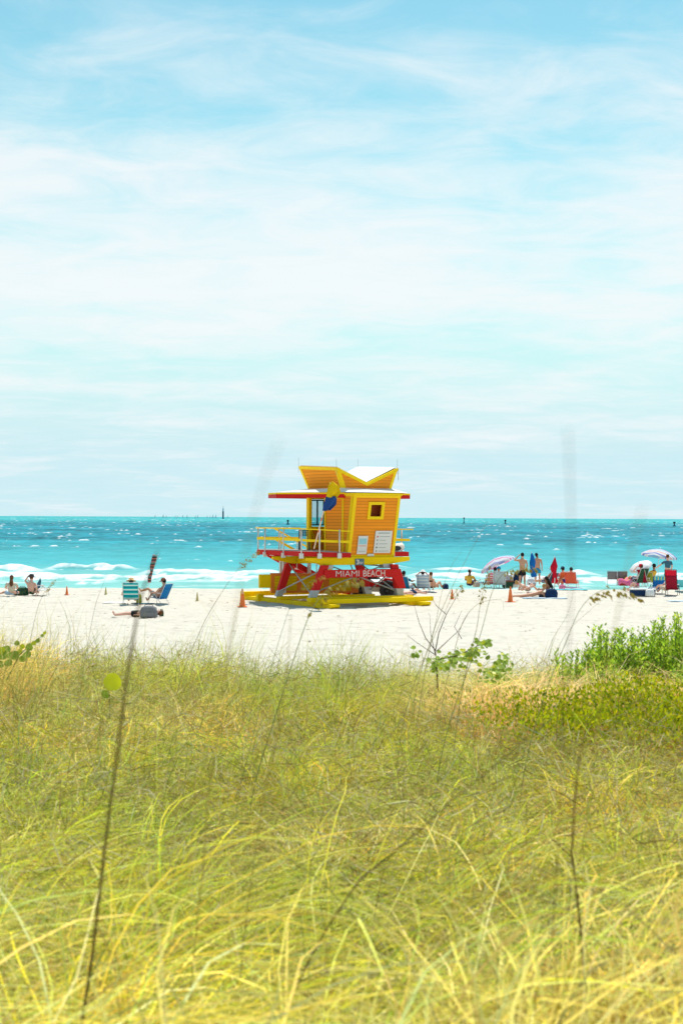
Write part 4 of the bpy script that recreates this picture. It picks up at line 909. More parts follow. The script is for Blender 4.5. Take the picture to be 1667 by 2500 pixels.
# --- far right group
chair(G(1494, 1429), R(-10), 'greycloth', 'left one of two empty grey chairs near the surf', frame='galv', seat_h=.34, back=.42, lean=.1, w=.24)
chair(G(1518, 1429), R(-6), 'greycloth', 'grey chair with a pink towel over it', frame='galv', seat_h=.34, back=.42, lean=.1, w=.24)
b = MB(); V = []; F = []
for j in range(8):
    for i in range(12): V.append((-.5 + i * .10, -.25 + j * .07, .40 + .10 * math.sin(i * .9 + j * .4) - .02 * abs(i - 5) - (.25 if j in (0,) else 0)))
for j in range(7):
    for i in range(11): a_ = j * 12 + i; F.append((a_, a_ + 1, a_ + 13, a_ + 12))
o = b.add(V, F).build('draped_towel', stripes('pink_orange_towel', [(.85, .16, .40), (.85, .35, .40), (.82, .30, .08)], .09, 1), None, True); o.modifiers.new('t', 'SOLIDIFY').thickness = .03
o.location = G(1531, 1431); tag(o, 'bright pink and orange towel draped between the grey chairs and the red cap', 'towel')
MB_ = MB().box(-.45, -.2, 0, .55, .2, .36).build('low_table', 'darkred', None, bevel=.03); MB_.location = G(1531, 1430) + Vector((0, .08, 0)); tag(MB_, 'low box under the bright pink towel', 'box')
g = G(1558, 1432); chair(g, R(25), 'green', 'dark green chair under the person in the red cap', w=.25, back=.75, lean=.42)
person(g + Vector((.0, .05, .08)), R(30), CHAIR, 'person in a red cap with one arm raised in the dark green chair', sk='skinB', hair='hairbrown', hat=('cap', 'redcloth'), shirt='whitecloth', shorts='navy', el=((-.42, -.1, .72), (.3, -.04, .47)), wr=((-.2, -.05, .88), (.28, .18, .46)), scale=1.05)
chair(G(1573, 1432), R(-35), 'darkred', 'dark red chair between the red cap and the yellow shirt', w=.22, back=.68, lean=.36)
g = G(1588, 1431); chair(g, R(-30), 'lime', 'yellow green chair under the black haired person', w=.24, back=.5); person(g + Vector((0, .02, .1)), R(40), CHAIR, 'black haired person in a yellow shirt near the striped umbrella', sk='skinC', hair='hairdark', shirt='yellowcloth', scale=1.05)
umbrella(G(1574, 1428) + Vector((0, .8, 0)), R(28), R(-60), .65, 1.25, 'whitecloth', 'small white umbrella open behind the red cap')
umbrella(G(1606, 1432), R(8), R(60), .98, 2.0, 'umbB', 'pastel striped umbrella held upright over the far right group')
g = G(1629, 1436); person(g, R(12), STAND, 'standing person in a blue grey shirt and camouflage shorts by the pastel umbrella', sk='skinB', hair='hairbrown', shirt='slate', shorts='camo', el=((-.36, .12, 1.22), (.24, -.04, 1.14)), wr=((-.52, .26, 1.08), (.24, .08, .95)), scale=.98)
g = G(1605, 1449); chair(g, R(4), 'royal', 'blue chair with a striped headrest at the far right', head='headrest', w=.30, back=.60, lean=.18, frame='dark')
g = G(1641, 1453); chair(g, R(-22), 'darkred', 'tall dark red chair near the right edge', w=.26, back=.92, lean=.36, frame='dark', head='redcloth', seat_h=.28)
person(G(1630, 1452) + Vector((0, .1, 0)), R(30), CHAIR, 'pale legged person seated in front of the tall dark red chair', sk='skinB', hair='hairblond', shirt='whitecloth', shorts='beige')
cooler(1568, 1455, 'navy', 'white', 'wide dark blue cool box with a white lid in front of the group', 1.15, .45, .36, 0)
bag(G(1586, 1456), .2, .4, .3, .34, 'whitecloth', 'white bag with dark print right of the wide cool box'); person(G(1562, 1447) + Vector((0, .25, 0)), R(100), SUPINE, 'person lying behind the wide cool box with knees up', sk='skinB', hair='hairbrown', shorts='brownish', kn=((-.12, .34, .48), (.12, .3, .42)), an=((-.12, .55, .08), (.12, .52, .08)))
chair(G(1660, 1443), R(-15), 'aqua', 'small light blue chair at the right edge', w=.2, back=.35, frame='white'); towel(G(1660, 1468), .1, 1.1, .6, 'paleblue', 'pale blue towel cut by the right edge of the photo')

# ------------------------------------------------------------------ far out: sailboats and channel markers
def sailboat(px, i):
    b0 = empty('sailboat', at(px, 1262.5, 4200) * 1, R(random.uniform(-25, 25)))
    b0.location.z = SEA
    MB().prism([(-4, -.8, 0), (4, -.8, 0), (5.2, -.8, 1.2), (-4.2, -.8, 1.2)], (0, 1.6, 0)).build('hull', 'sail', b0)
    MB().tube([(0, 0, 1), (0, 0, 13)], .22, 6).build('mast', 'sail', b0); MB().prism([(-.3, 0, 2), (-4, 0, 2), (-.3, 0, 12.5)], (0, .15, 0)).build('mainsail', 'sail', b0)
    return b0
M['sail'] = mat('hazed_sail', (.60, .72, .75), .8, .1, .05, 1)  # sail, hull and mast toned towards the sky: distance haze in the colour
bt = sailboat(380, 0); xsb = [380, 400, 407, 429, 434, 448, 458, 478, 484, 507, 514, 521, 528, 557]
for i, px in enumerate(xsb):
    o = bt if i == 0 else copy_tree(bt); o.location = at(px, 1262.5, 4200 + 60 * (i % 3)); o.location.z = SEA; k = random.uniform(.65, .95); o.scale = (k, k, k)
    tag(o, 'tiny pale sailboat on the horizon left of the tower, one of a loose line', 'sailboat', 'sailboats on the horizon')
MK = empty('channel_marker', (at(545, 1262, 2600).x, 2600, SEA), 0, 'tall dark marker pole rising from the horizon left of the tower', 'channel marker')
MB().tube([(0, 0, 0), (0, 0, 14)], 1.4, 8).build('tower_post', 'slate', MK); MB().box(-1.0, -1, 14, 1.0, 1, 19).build('lattice_top', 'paleblue', MK); MB().tube([(0, 0, 19), (0, 0, 23)], .3, 6).build('lamp_mast', 'slate', MK)
for px, py, Y, hh, lb in ((703, 1259, 800, 2.6, 'small dark buoy on the sea just left of the cabin'), (1132, 1255, 1100, 4.4, 'dark leaning buoy nearest the tower on the right'), (1233, 1261, 1000, 3.0, 'short dark buoy between the leaning buoy and the right edge'), (1645, 1263, 800, 2.6, 'small dark buoy near the right edge of the sea')):
    e_ = empty('buoy', (at(px, 0, Y).x, Y, SEA), 0, lb, 'buoy', 'buoys offshore')
    MB().lathe([(0, -.2), (.9, -.1), (.9, .5), (.35, .8), (.3, hh), (0, hh)], 12).build('float', 'slate', e_); MB().box(-.55, -.5, hh - .9, .55, .5, hh + .1).build('topmark', 'dark', e_)

# ------------------------------------------------------------------ dune vegetation
mgrass = mat('grass_blades', (0, 0, 0), .7, .07, attr='tone', trans=.38)
def blades(n, xr, yr, L_, W_, ph0, ph1, pal, wind=.5, seg=6, clump=.35, zoff=0, filt=None, seed=1, jit=.25, hfun=None, mound=.34, mess_=.075):
    r = np.random.default_rng(seed)
    y = r.uniform(yr[0], yr[1], n); x = r.uniform(-1, 1, n) * (y * .275 + .75) if xr is None else r.uniform(xr[0], xr[1], n)
    # pull blades into tussocks
    cxg = np.round(x / clump + .37 * np.sin(np.round(y / clump) * 2.1)); cyg = np.round(y / clump)
    ccx = (cxg + _hash(cxg, cyg, 3) - .5) * clump; ccy = (cyg + _hash(cxg, cyg, 4) - .5) * clump
    k = r.uniform(.2, .9, n); x = x * (1 - k * .6) + ccx * k * .6; y = y * (1 - k * .6) + ccy * k * .6
    if filt is not None:
        keep = filt(x, y, r); x, y, cxg, cyg = x[keep], y[keep], cxg[keep], cyg[keep]; n = len(x)
    th_h = _hash(cxg, cyg, 9)
    Ln = r.uniform(L_[0], L_[1], n) * (.75 + .5 * th_h)
    if hfun is not None: Ln = Ln * hfun(x, y)
    Wd = r.uniform(W_[0], W_[1], n)
    a = np.arctan2(y - (cyg * clump), x - (cxg * clump)) + r.normal(0, .8, n)
    dx = np.cos(a) + wind * 1.1; dy = np.sin(a); dn = np.hypot(dx, dy) + 1e-6; dx /= dn; dy /= dn
    p0 = np.radians(r.uniform(ph0[0], ph0[1], n)); p1 = np.radians(r.uniform(ph1[0], ph1[1], n))
    V = np.zeros((n, seg + 1, 2, 3), np.float32); cx_ = np.zeros(n); cz_ = np.zeros(n)
    tw = r.uniform(0, 2 * PI, n); wx = -dy * np.cos(tw * .25) ; wy = dx * np.cos(tw * .25); wz = np.sin(tw) * .5
    bz = zground(x, y) + zoff + mound * (fbm(x * 1.7 + 9, y * 1.5, 88, 2) - .5)
    kn = r.normal(0, jit, (n, seg + 1)); mess = np.cumsum(r.normal(0, mess_, (n, seg + 1)), 1); curl = r.normal(0, .5, n)
    for i in range(seg + 1):
        t = i / seg; w = Wd * (1 - t ** 2.2) * (.6 + .8 * min(1, t * 4)) * .5 + .0002
        ang2 = curl * t * t + mess[:, i]
        hx = dx * np.cos(ang2) - dy * np.sin(ang2); hy = dx * np.sin(ang2) + dy * np.cos(ang2)
        px_ = x + hx * cx_; py_ = y + hy * cx_; pz_ = bz + cz_
        V[:, i, 0] = np.stack([px_ - wx * w, py_ - wy * w, pz_ - wz * w], -1); V[:, i, 1] = np.stack([px_ + wx * w, py_ + wy * w, pz_ + wz * w], -1)
        phi = p0 + (p1 - p0) * t ** 1.2 + kn[:, i] * (.1 + 4.5 * mess_)
        cx_ = cx_ + np.sin(phi) * Ln / seg; cz_ = cz_ + np.cos(phi) * Ln / seg
    pal = np.array(pal); base = pal[r.integers(0, len(pal), n)]
    patch = fbm(x * .8, y * .8, 77, 3)[:, None]; dry = np.array([.52, .41, .19]); grn = np.array([.30, .36, .03])
    w1 = .5 * sstep(.52, .70, patch); w2 = .45 * sstep(.54, .38, patch); base = base * (1 - w1) + dry * w1; base = base * (1 - w2) + grn * w2
    hue = fbm(x * 2.1 + 40, y * 2.1, 79, 2)[:, None]; base = base * (1 + (hue - .5) * np.array([.9, .3, .2])) * (r.uniform(.42, 1.0, n) ** 1.25 * 2.75)[:, None]
    tt = np.linspace(0, 1, seg + 1)[None, :, None, None]
    tip = np.array([.68, .56, .10]); C_ = base[:, None, None, :] * np.ones((1, seg + 1, 2, 1)); C_ = C_ * (1 - .4 * tt ** 3) + tip * .4 * tt ** 3
    idx = np.arange(n)[:, None] * (seg + 1) * 2 + np.arange(seg)[None, :] * 2
    F = np.stack([idx, idx + 1, idx + 3, idx + 2], -1).reshape(-1, 4)
    return V.reshape(-1, 3), F, np.broadcast_to(C_, (n, seg + 1, 2, 3)).reshape(-1, 3)
def scraps(n, yr, seed):
    r = np.random.default_rng(seed); y = r.uniform(*yr, n); x = r.uniform(-1, 1, n) * (y * .275 + .6)
    z = zground(x, y) + .34 * (fbm(x * 1.7 + 9, y * 1.5, 88, 2) - .5) + r.uniform(.10, .40, n)
    a = r.uniform(0, 2 * PI, n); e_ = r.normal(0, .7, n); l = r.uniform(.06, .20, n); w = r.uniform(.0008, .0022, n)
    d = np.stack([np.cos(a) * np.cos(e_), np.sin(a) * np.cos(e_), np.sin(e_)], 1); s_ = np.cross(d, r.normal(0, 1, (n, 3))); s_ /= np.linalg.norm(s_, axis=1)[:, None] + 1e-9
    P = np.stack([x, y, z], 1); m_ = P + d * l[:, None] * .5 + s_ * (l * r.normal(0, .12, n))[:, None]; e2 = P + d * l[:, None]; u = np.cross(d, s_) * w[:, None]
    V = np.stack([P - u, P + u, m_ - u, m_ + u, e2 - u * .4, e2 + u * .4], 1).reshape(-1, 3); i = np.arange(n)[:, None] * 6
    F = np.concatenate([np.concatenate([i, i + 1, i + 3, i + 2], 1), np.concatenate([i + 2, i + 3, i + 5, i + 4], 1)])
    pal = np.array([(.78, .68, .36), (.72, .58, .22), (.70, .46, .18), (.82, .76, .50), (.64, .58, .14), (.52, .34, .12), (.40, .48, .10), (.60, .56, .10)])
    C_ = pal[r.integers(0, len(pal), n)] * r.uniform(.35, 1.1, n)[:, None]
    return V, F, np.repeat(C_, 6, 0)
def merge(name, parts, label, cat):
    V = []; F = []; C_ = []; o = 0
    for v, f_, c in parts: V.append(v); F.append(f_ + o); C_.append(c); o += len(v)
    return tag(npmesh(name, np.concatenate(V), np.concatenate(F), mgrass, attrs={'tone': np.concatenate(C_)}), label, cat, None, 'stuff')
YG = [(.11, .13, .02), (.22, .13, .04), (.16, .16, .03), (.60, .50, .16), (.50, .45, .02), (.60, .49, .02), (.36, .42, .012), (.68, .56, .12), (.56, .49, .03), (.28, .33, .03), (.66, .56, .26), (.64, .34, .03), (.34, .42, .09)]  # darkest tones of YG and YGN stand in for shaded gaps between blades
YGN = [(.10, .13, .02), (.24, .16, .04), (.48, .43, .02), (.54, .46, .03), (.58, .46, .06), (.34, .40, .02), (.60, .54, .13), (.50, .47, .03), (.24, .33, .03), (.62, .56, .26), (.58, .40, .05), (.34, .42, .12)]
DRY = [(.20, .13, .06), (.56, .46, .24), (.60, .52, .33), (.46, .32, .15), (.54, .42, .16), (.64, .58, .44), (.42, .38, .10)]
GRN = [(.28, .35, .06), (.38, .41, .08), (.22, .30, .06), (.46, .45, .11), (.30, .38, .13)]
def pxx(x, y): return 833.5 + x / y * FP
edgeh = lambda x, y: (.65 + .6 * fbm(x * 1.1, y * .6, 63, 3)) * (1 + .45 * sstep(-1.9, -2.5, x / y * 11.5))
def nobush(x, y, r):
    u_ = r.uniform(0, 1, len(x)); lime = (x > .62 + (10.4 - y) * .22) & (y > 8.1) & (y < 9.8)
    return (~((pxx(x, y) > 1360) & (y > 10.2)) | (u_ < .3)) & (~lime | (u_ < .30))
hedge = lambda x, y: 1 + .30 * sstep(-1.8, -2.6, x / y * 11.5) * sstep(9, 11, y) + .40 * sstep(9.6, 12.2, y) * (1.2 - 1.0 * sstep(.3, .7, fbm(x * .9, y * 0, 61, 2)))
parts = [blades(30000, None, (1.5, 6), (.28, .62), (.003, .0075), (15, 75), (95, 175), YGN, .5, 7, .42, seed=1, mess_=.05),
         blades(62000, None, (5.5, 13), (.26, .56), (.0030, .0062), (10, 65), (85, 170), YG, .45, 6, .42, seed=2, filt=nobush, hfun=hedge),
         blades(26000, None, (1.5, 13), (.18, .42), (.003, .006), (20, 85), (80, 165), DRY, .3, 5, .4, seed=3, zoff=.04, filt=nobush),
         blades(5200, None, (1.4, 5.5), (.5, .95), (.0026, .0052), (10, 40), (90, 145), YGN, .9, 9, .6, seed=4, mess_=.025),
         blades(9500, None, (1.2, 3.5), (.95, 1.35), (.0028, .0062), (5, 45), (105, 175), YGN, .7, 10, .45, seed=14, mess_=.02),
         blades(6500, None, (9.3, 12.8), (.38, .72), (.002, .0038), (0, 22), (25, 70), GRN + YG[:3], .8, 6, .30, seed=5, filt=nobush, hfun=edgeh, mess_=.04),
         blades(4000, None, (3, 12), (.3, .6), (.003, .005), (0, 30), (40, 100), GRN, .6, 6, .45, seed=6, filt=nobush), scraps(70000, (1.5, 12.6), 21),
         blades(5000, None, (12, 17), (.3, .5), (.003, .005), (0, 40), (30, 100), YG, .6, 5, .5, seed=8)]
merge('dune_grass', parts, 'long yellow green dune grass bending in the wind across the foreground', 'grass')
# matted straw under the blades
md = mat('dry_thatch', (.20, .17, .06), .95, .05, .35, 18, bump=.8, bscale=60)
tag(gridmesh('dune_ground', np.linspace(-9, 9, 90), np.linspace(-4, 16, 90), md, lambda X, Y: zground(X, Y) + .03 - .25 * sstep(11.8, 14, Y)), 'matted straw covered ground of the dune', None, None, 'structure')
# dry brown mound in front of the shrubs
dm = lambda x, y, r: (pxx(x, y) > 1080 + 60 * r.normal(0, 1, len(x))) & ((pxx(x, y) < 1400) | (y < 10.6))
parts = [blades(17000, (.4, 3.1), (9.5, 11.4), (.45, .82), (.0025, .005), (5, 45), (90, 160), [(.56, .38, .18), (.62, .50, .28), (.48, .28, .13), (.58, .50, .20), (.38, .36, .10), (.66, .56, .40)], .4, 6, .45, seed=12, filt=dm, zoff=.05)]
merge('dry_grass_mound', parts, 'browner dry grass in front of the leafy shrubs on the right', 'grass')

mleaf = mat('leafy_foliage', (0, 0, 0), .6, .12, attr='tone', trans=.5)
def leafmesh(name, P, D, Lr, Wr, pal, seed, parent=None, m=None):
    """one pointed leaf (folded quad pair) at each point P growing along D"""
    r = np.random.default_rng(seed); n = len(P); P = np.asarray(P); D = np.asarray(D); D = D / (np.linalg.norm(D, axis=1)[:, None] + 1e-9)
    up = r.normal(0, 1, (n, 3)); S_ = np.cross(D, up); S_ /= np.linalg.norm(S_, axis=1)[:, None] + 1e-9; U = np.cross(S_, D)
    l = r.uniform(*Lr, n)[:, None]; w = r.uniform(*Wr, n)[:, None] / 2
    v0 = P; v1 = P + D * l * .5 + S_ * w + U * l * .06; v2 = P + D * l - U * l * .06; v3 = P + D * l * .5 - S_ * w + U * l * .06
    V = np.stack([v0, v1, v2, v3], 1).reshape(-1, 3); i = np.arange(n)[:, None] * 4
    F = np.concatenate([i + 0, i + 1, i + 2, i + 3], 1)
    pal = np.array(pal); C_ = pal[r.integers(0, len(pal), n)] * r.uniform(.75, 1.25, n)[:, None]; C_ = np.repeat(C_, 4, 0)
    return npmesh(name, V, F, m or mleaf, parent, attrs={'tone': C_})
# lime ground cover
n = 60000; r = np.random.default_rng(5)
y = r.uniform(7.6, 10.0, n); x = r.uniform(.35, 3.4, n); 
dens = sstep(.0, 1.0, (x - .50 - (10.4 - y) * .10) / 1.0) * sstep(7.9, 8.9, y) * (1 - sstep(9.2, 9.75, y + .5 * fbm(x * 1.5, y * 0, 95, 2) - .25)) * sstep(.30, .55, fbm(x * 1.6, y * 1.6, 91, 3) + .15 * (y - 8)); k = r.uniform(0, 1, n) < dens; x, y = x[k], y[k]
hump = .30 + .20 * fbm(x * 1.6, y * 1.6, 92, 3); z = zground(x, y) + hump * r.uniform(.55, 1.05, len(x)) + .10 * sstep(8, 10, y)
D = r.normal(0, .7, (len(x), 3)); D[:, 2] = np.abs(D[:, 2]) + .5
o = leafmesh('ground_cover', np.stack([x, y, z], 1), D, (.02, .04), (.010, .018), [(.50, .53, .006), (.58, .55, .008), (.30, .38, .008), (.62, .54, .012), (.40, .48, .012), (.20, .26, .01)], 6)
tag(o, 'low lime green creeping ground cover below the shrubs', 'ground cover', None, 'stuff')
# leafy shrubs on the right
def shrub(cx_, cy_, rx, ry, h_, ns, label, seed):
    r = random.Random(seed); E = empty('leafy_shrub', (cx_, cy_, float(zground(cx_, cy_))), 0, label, 'shrub', 'leafy shrubs on the right of the dune')
    P = []; D = []; b = MB()
    for i in range(ns):
        a = r.uniform(0, 2 * PI); q = math.sqrt(r.random()); bx, by = q * rx * math.cos(a), q * ry * math.sin(a)
        hh = h_ * (1 - .35 * q * q) * r.uniform(.72, 1.08); lean = Vector((r.uniform(-.12, .2), r.uniform(-.12, .12), 0)) * hh
        p_ = Vector((bx, by, 0)); t_ = Vector((bx, by, hh)) + lean
        b.tube([p_, p_.lerp(t_, .5) + Vector((r.uniform(-.02, .02), 0, 0)), t_], [.006, .004, .002], 4, False)
        nl = int(hh / .0085)
        for k in range(nl):
            t = (k + r.random()) / nl
            if t < .25 and r.random() < .6: continue
            c = p_.lerp(t_, t); az = k * 2.4 + r.uniform(-.4, .4); tiltu = .5 + .9 * t
            P.append(tuple(c)); D.append((math.cos(az), math.sin(az), tiltu))
            if r.random() < .45:
                c2 = c + Vector((math.cos(az), math.sin(az), .4)) * .035; P.append(tuple(c2)); D.append((math.cos(az + 1), math.sin(az + 1), .9))
    b.build('stem', 'stem', E); leafmesh('foliage', P, D, (.028, .048), (.013, .021), [(.48, .70, .04), (.60, .76, .07), (.34, .54, .03), (.66, .74, .08), (.44, .62, .10), (.24, .38, .04)], seed, E)
M['stem'] = mat('brown_stem', (.16, .10, .06), .8, .1, .2, 20)
for (cx_, cy_, rx, ry, hh, ns, lb) in ((1.76, 11.3, .13, .3, .66, 34, 'leftmost slim leafy shrub at the sand edge'), (2.02, 11.35, .20, .32, .78, 85, 'bushy green shrub right of the leftmost slim one'),
                                       (2.36, 11.3, .20, .35, .80, 90, 'rounded green shrub between the bushy one and the tallest one'), (2.62, 11.2, .24, .4, .98, 110, 'tallest bright green shrub on the right'),
                                       (2.98, 10.9, .26, .4, .92, 90, 'green shrub cut by the right edge of the photo'), (1.56, 10.95, .16, .18, .40, 34, 'small isolated leafy shrub poking out of the dry grass'),
                                       (1.95, 10.75, .24, .18, .60, 70, 'low leafy shrub in dry grass at the left front of the shrubs'),
                                       (2.45, 10.35, .32, .25, .62, 95, 'low green shrub in front of the tallest one')):
    shrub(cx_, cy_, rx, ry, hh, ns, lb, int(cx_ * 100))
# sea grape: round veined leaves
def roundleaf(mb_, c, nrm, rad, notch=True):
    c = Vector(c); n_ = Vector(nrm).normalized(); a = n_.cross(Vector((0, 0, 1)) if abs(n_.z) < .9 else Vector((1, 0, 0))).normalized(); b_ = n_.cross(a)
    K = 14; V = [c - n_ * rad * .08]; 
    for k in range(K):
        t = 2 * PI * k / K; rr = rad * (.92 + .12 * math.cos(t) + .04 * math.sin(3 * t)); V.append(c + a * rr * math.cos(t) + b_ * rr * math.sin(t) + n_ * rad * .10 * math.sin(2 * t))
    mb_.add(V, [(0, 1 + k, 1 + (k + 1) % K) for k in range(K)])
M['grape'] = mat('sea_grape_leaf', (.30, .42, .05), .6, .15, .45, 14, trans=.35); M['grapeyellow'] = mat('yellowing_leaf', (.66, .68, .015), .4, .4, .2, 12, trans=.45); M['twig'] = mat('dark_twig', (.10, .06, .045), .8, .1, .3, 25)
def sprig(name, label, cat, twigs, leaves, Y, base):
    b3 = Vector(base); E = empty(name, b3, 0, label, cat, None); b = MB()
    for pts, r0 in twigs:
        P_ = [at(px, py, Y + dy) - b3 for px, py, dy in pts]; P_ = [P_[0]] + P_[1:]; n_ = len(P_); b.tube(P_, [r0 * (1 - .75 * i / (n_ - 1)) for i in range(n_)], 6)
    b.build('twig', 'twig', E)
    for px, py, dy, rad, nx_, ny_, nz_, m in leaves:
        l_ = MB(); roundleaf(l_, at(px, py, Y + dy) - b3, (nx_, ny_, nz_), rad); l_.build('leaf', m, E, True)
rr_ = random.Random(3)
lv = []
for (px, py, n_, sx, sy) in ((1020, 1592, 7, 12, 14), (1100, 1616, 70, 42, 20), (1150, 1600, 60, 30, 24), (1185, 1570, 34, 18, 10), (1228, 1618, 60, 18, 22), (1205, 1645, 60, 30, 20), (1068, 1630, 36, 20, 12)):
    for k in range(n_): lv.append((px + rr_.gauss(0, sx * .55), py + rr_.gauss(0, sy * .55), rr_.uniform(-.3, .3), rr_.uniform(.010, .021), rr_.uniform(-.6, .6), rr_.uniform(-1, -.1), rr_.uniform(.3, 1.2), 'grapeyellow' if rr_.random() < .12 else 'grape'))
sprig('sea_grape', 'sea grape plant with bare forked twigs and round green leaves', 'plant', [
    ([(1070, 1690, 0), (1068, 1640, 0), (1064, 1588, 0)], .009), ([(1064, 1588, 0), (1040, 1558, 0), (1024, 1520, 0), (1012, 1478, 0)], .0042), ([(1064, 1588, 0), (1072, 1545, 0), (1090, 1500, 0), (1103, 1478, 0), (1130, 1430, 0)], .0042),
    ([(1064, 1600, 0), (1052, 1545, .05), (1050, 1500, .1)], .003), ([(1090, 1500, 0), (1065, 1478, 0), (1052, 1455, 0)], .003), ([(1066, 1590, 0), (1120, 1540, .1), (1145, 1495, .2)], .0028), ([(1070, 1610, 0), (1120, 1600, 0), (1160, 1580, 0), (1195, 1562, 0)], .006),
    ([(1066, 1600, 0), (1020, 1570, 0), (995, 1550, 0)], .003), ([(1120, 1605, 0), (1180, 1625, 0), (1225, 1610, 0)], .002), ([(1128, 1560, .1), (1110, 1530, .1), (1128, 1490, .1)], .003)], lv, 9.9, (at(1070, 1690, 9.9).x, 9.9, float(zground(.6, 9.9))))
lv = [(x, y, rr_.uniform(-.1, .1), rd, rr_.uniform(-.5, .5), -1, rr_.uniform(.2, .8), m) for x, y, rd, m in ((95, 1564, .022, 'grape'), (75, 1580, .032, 'grape'), (112, 1545, .018, 'grapeyellow'), (106, 1552, .014, 'grape'), (8, 1588, .03, 'grapeyellow'), (30, 1600, .034, 'grape'), (52, 1590, .026, 'grapeyellow'), (60, 1608, .03, 'grape'), (25, 1618, .034, 'grape'), (5, 1622, .03, 'grape'), (58, 1578, .022, 'grapeyellow'), (45, 1570, .022, 'grape'), (20, 1585, .035, 'grape'), (12, 1600, .04, 'grape'), (70, 1598, .035, 'grape'), (40, 1600, .04, 'grape'), (85, 1570, .02, 'grapeyellow'))]
sprig('sea_grape', 'small sea grape sprig at the left edge of the dune', 'plant', [([(20, 1660, 0), (50, 1600, 0), (80, 1570, 0), (112, 1548, 0)], .005)], lv, 11.0, (at(20, 1660, 11).x, 11.0, float(zground(-2.5, 11))))
sprig('sea_grape', 'single round lime leaf standing up in the grass on the left', 'plant', [([(272, 1760, 0), (270, 1690, 0), (268, 1672, 0)], .003)], [(280, 1665, -.02, .062, .1, -1, .15, 'grapeyellow'), (262, 1695, 0, .03, .6, -1, .2, 'grape')], 9.4, (at(272, 1760, 9.4).x, 9.4, float(zground(-1.5, 9.4))))

# ------------------------------------------------------------------ sea oats: tall stalks, some with drooping seed heads
M['stalk'] = mat('dry_stalk', (.42, .36, .15), .8, .1, .2, 15); M['stalkdark'] = mat('dark_stalk', (.15, .11, .06), .8, .1, .2, 15); M['stalkgreen'] = mat('green_stalk', (.26, .30, .10), .7, .1, .2, 15)
M['oats'] = mat('golden_seed_head', (.58, .44, .10), .7, .2, .35, 30, trans=.3)
def oat(pts, Y, r0, label, head=0, m='stalk', size=.012, leafy=0, droop=1, hm='oats'):
    Ys = [Y] * len(pts) if not isinstance(Y, (list, tuple)) else Y
    P_ = [at(px, py, y_) for (px, py), y_ in zip(pts, Ys)]; b0 = Vector((P_[0].x - .12, P_[0].y, float(zground(P_[0].x, P_[0].y))))
    low = P_[0].z > b0.z + .03
    E = empty('sea_oats', b0, 0, label, 'sea oats', 'sea oats stalks rising from the dune'); P_ = [p - b0 for p in P_]
    C_ = catmull(P_)
    if low:
        d0 = (P_[1] - P_[0]); d0 = d0 / max(d0.z, .02); zd = P_[0].z; d0.x = max(-1, min(1, d0.x)); d0.y = max(-.8, min(.8, d0.y))
        C_ = [Vector((P_[0].x - d0.x * zd * (s_ - s_ * s_ / 2), P_[0].y - d0.y * zd * (s_ - s_ * s_ / 2), zd * (1 - s_))) for s_ in (1, .8, .6, .45, .3, .18, .08)] + C_
        sh_ = Vector((C_[0].x, C_[0].y, 0)); b0 = b0 + sh_; E.location = b0; C_ = [c - sh_ for c in C_]
    n_ = len(C_); MB().tube(C_, [r0 * (1 - .72 * i / (n_ - 1)) for i in range(n_)], 6).build('stem', m, E, True)
    if head:
        q = random.Random(len(label)); b = MB(); i0 = int(n_ * (1 - head))
        L0 = sum((C_[i + 1] - C_[i]).length for i in range(i0, n_ - 1)); cnt = max(16, int(L0 / (size * .42)))
        for k in range(cnt):
            t = k / cnt; i = i0 + t * (n_ - 1 - i0 - 1e-3); j = int(i); c = C_[j].lerp(C_[j + 1], i - j); d = (C_[j + 1] - C_[j]).normalized()
            env = math.sin(PI * min(1, t * .85 + .12)) ** .6
            off = Vector((q.gauss(0, 1), q.gauss(0, 1), q.gauss(0, .6) - .8 * droop)) * size * 1.1 * env + d * size * q.uniform(0, 1.2)
            dd = (d * .7 + Vector((q.gauss(0, .3), q.gauss(0, .3), -.9 * droop))).normalized(); s_ = dd.cross(Vector((q.gauss(0, 1), q.gauss(0, 1), .2))).normalized()
            l = size * q.uniform(1.3, 2.2); w = size * q.uniform(.4, .6); c2 = c + off; nn3 = s_.cross(dd) * w * .35
            b.add([c2, c2 + dd * l * .45 + s_ * w, c2 + dd * l, c2 + dd * l * .45 - s_ * w, c2 + dd * l * .45 + nn3, c2 + dd * l * .45 - nn3], [(0, 1, 4), (1, 2, 4), (2, 3, 4), (3, 0, 4), (1, 0, 5), (2, 1, 5), (3, 2, 5), (0, 3, 5)])
            b.add([c, c + s_ * size * .04, c2], [(0, 1, 2)])
        b.build('seed_head', hm, E)
    for k in range(leafy):
        q = random.Random(k + len(label)); i = int(n_ * q.uniform(.2, .6)); c = C_[i]; w = r0 * 1.5; a = q.choice((-1, 1)); L_ = q.uniform(.15, .3)
        b = MB(); V = []; 
        for j in range(7): t = j / 6; V += [c + Vector((a * L_ * t * .7, 0, L_ * (t - t * t * .9))) + Vector((0, 0, w * (1 - t))), c + Vector((a * L_ * t * .7, 0, L_ * (t - t * t * .9))) - Vector((0, 0, w * (1 - t)))]
        b.add(V, [(2 * j, 2 * j + 1, 2 * j + 3, 2 * j + 2) for j in range(6)]).build('blade', 'stalkgreen', E)
    return E
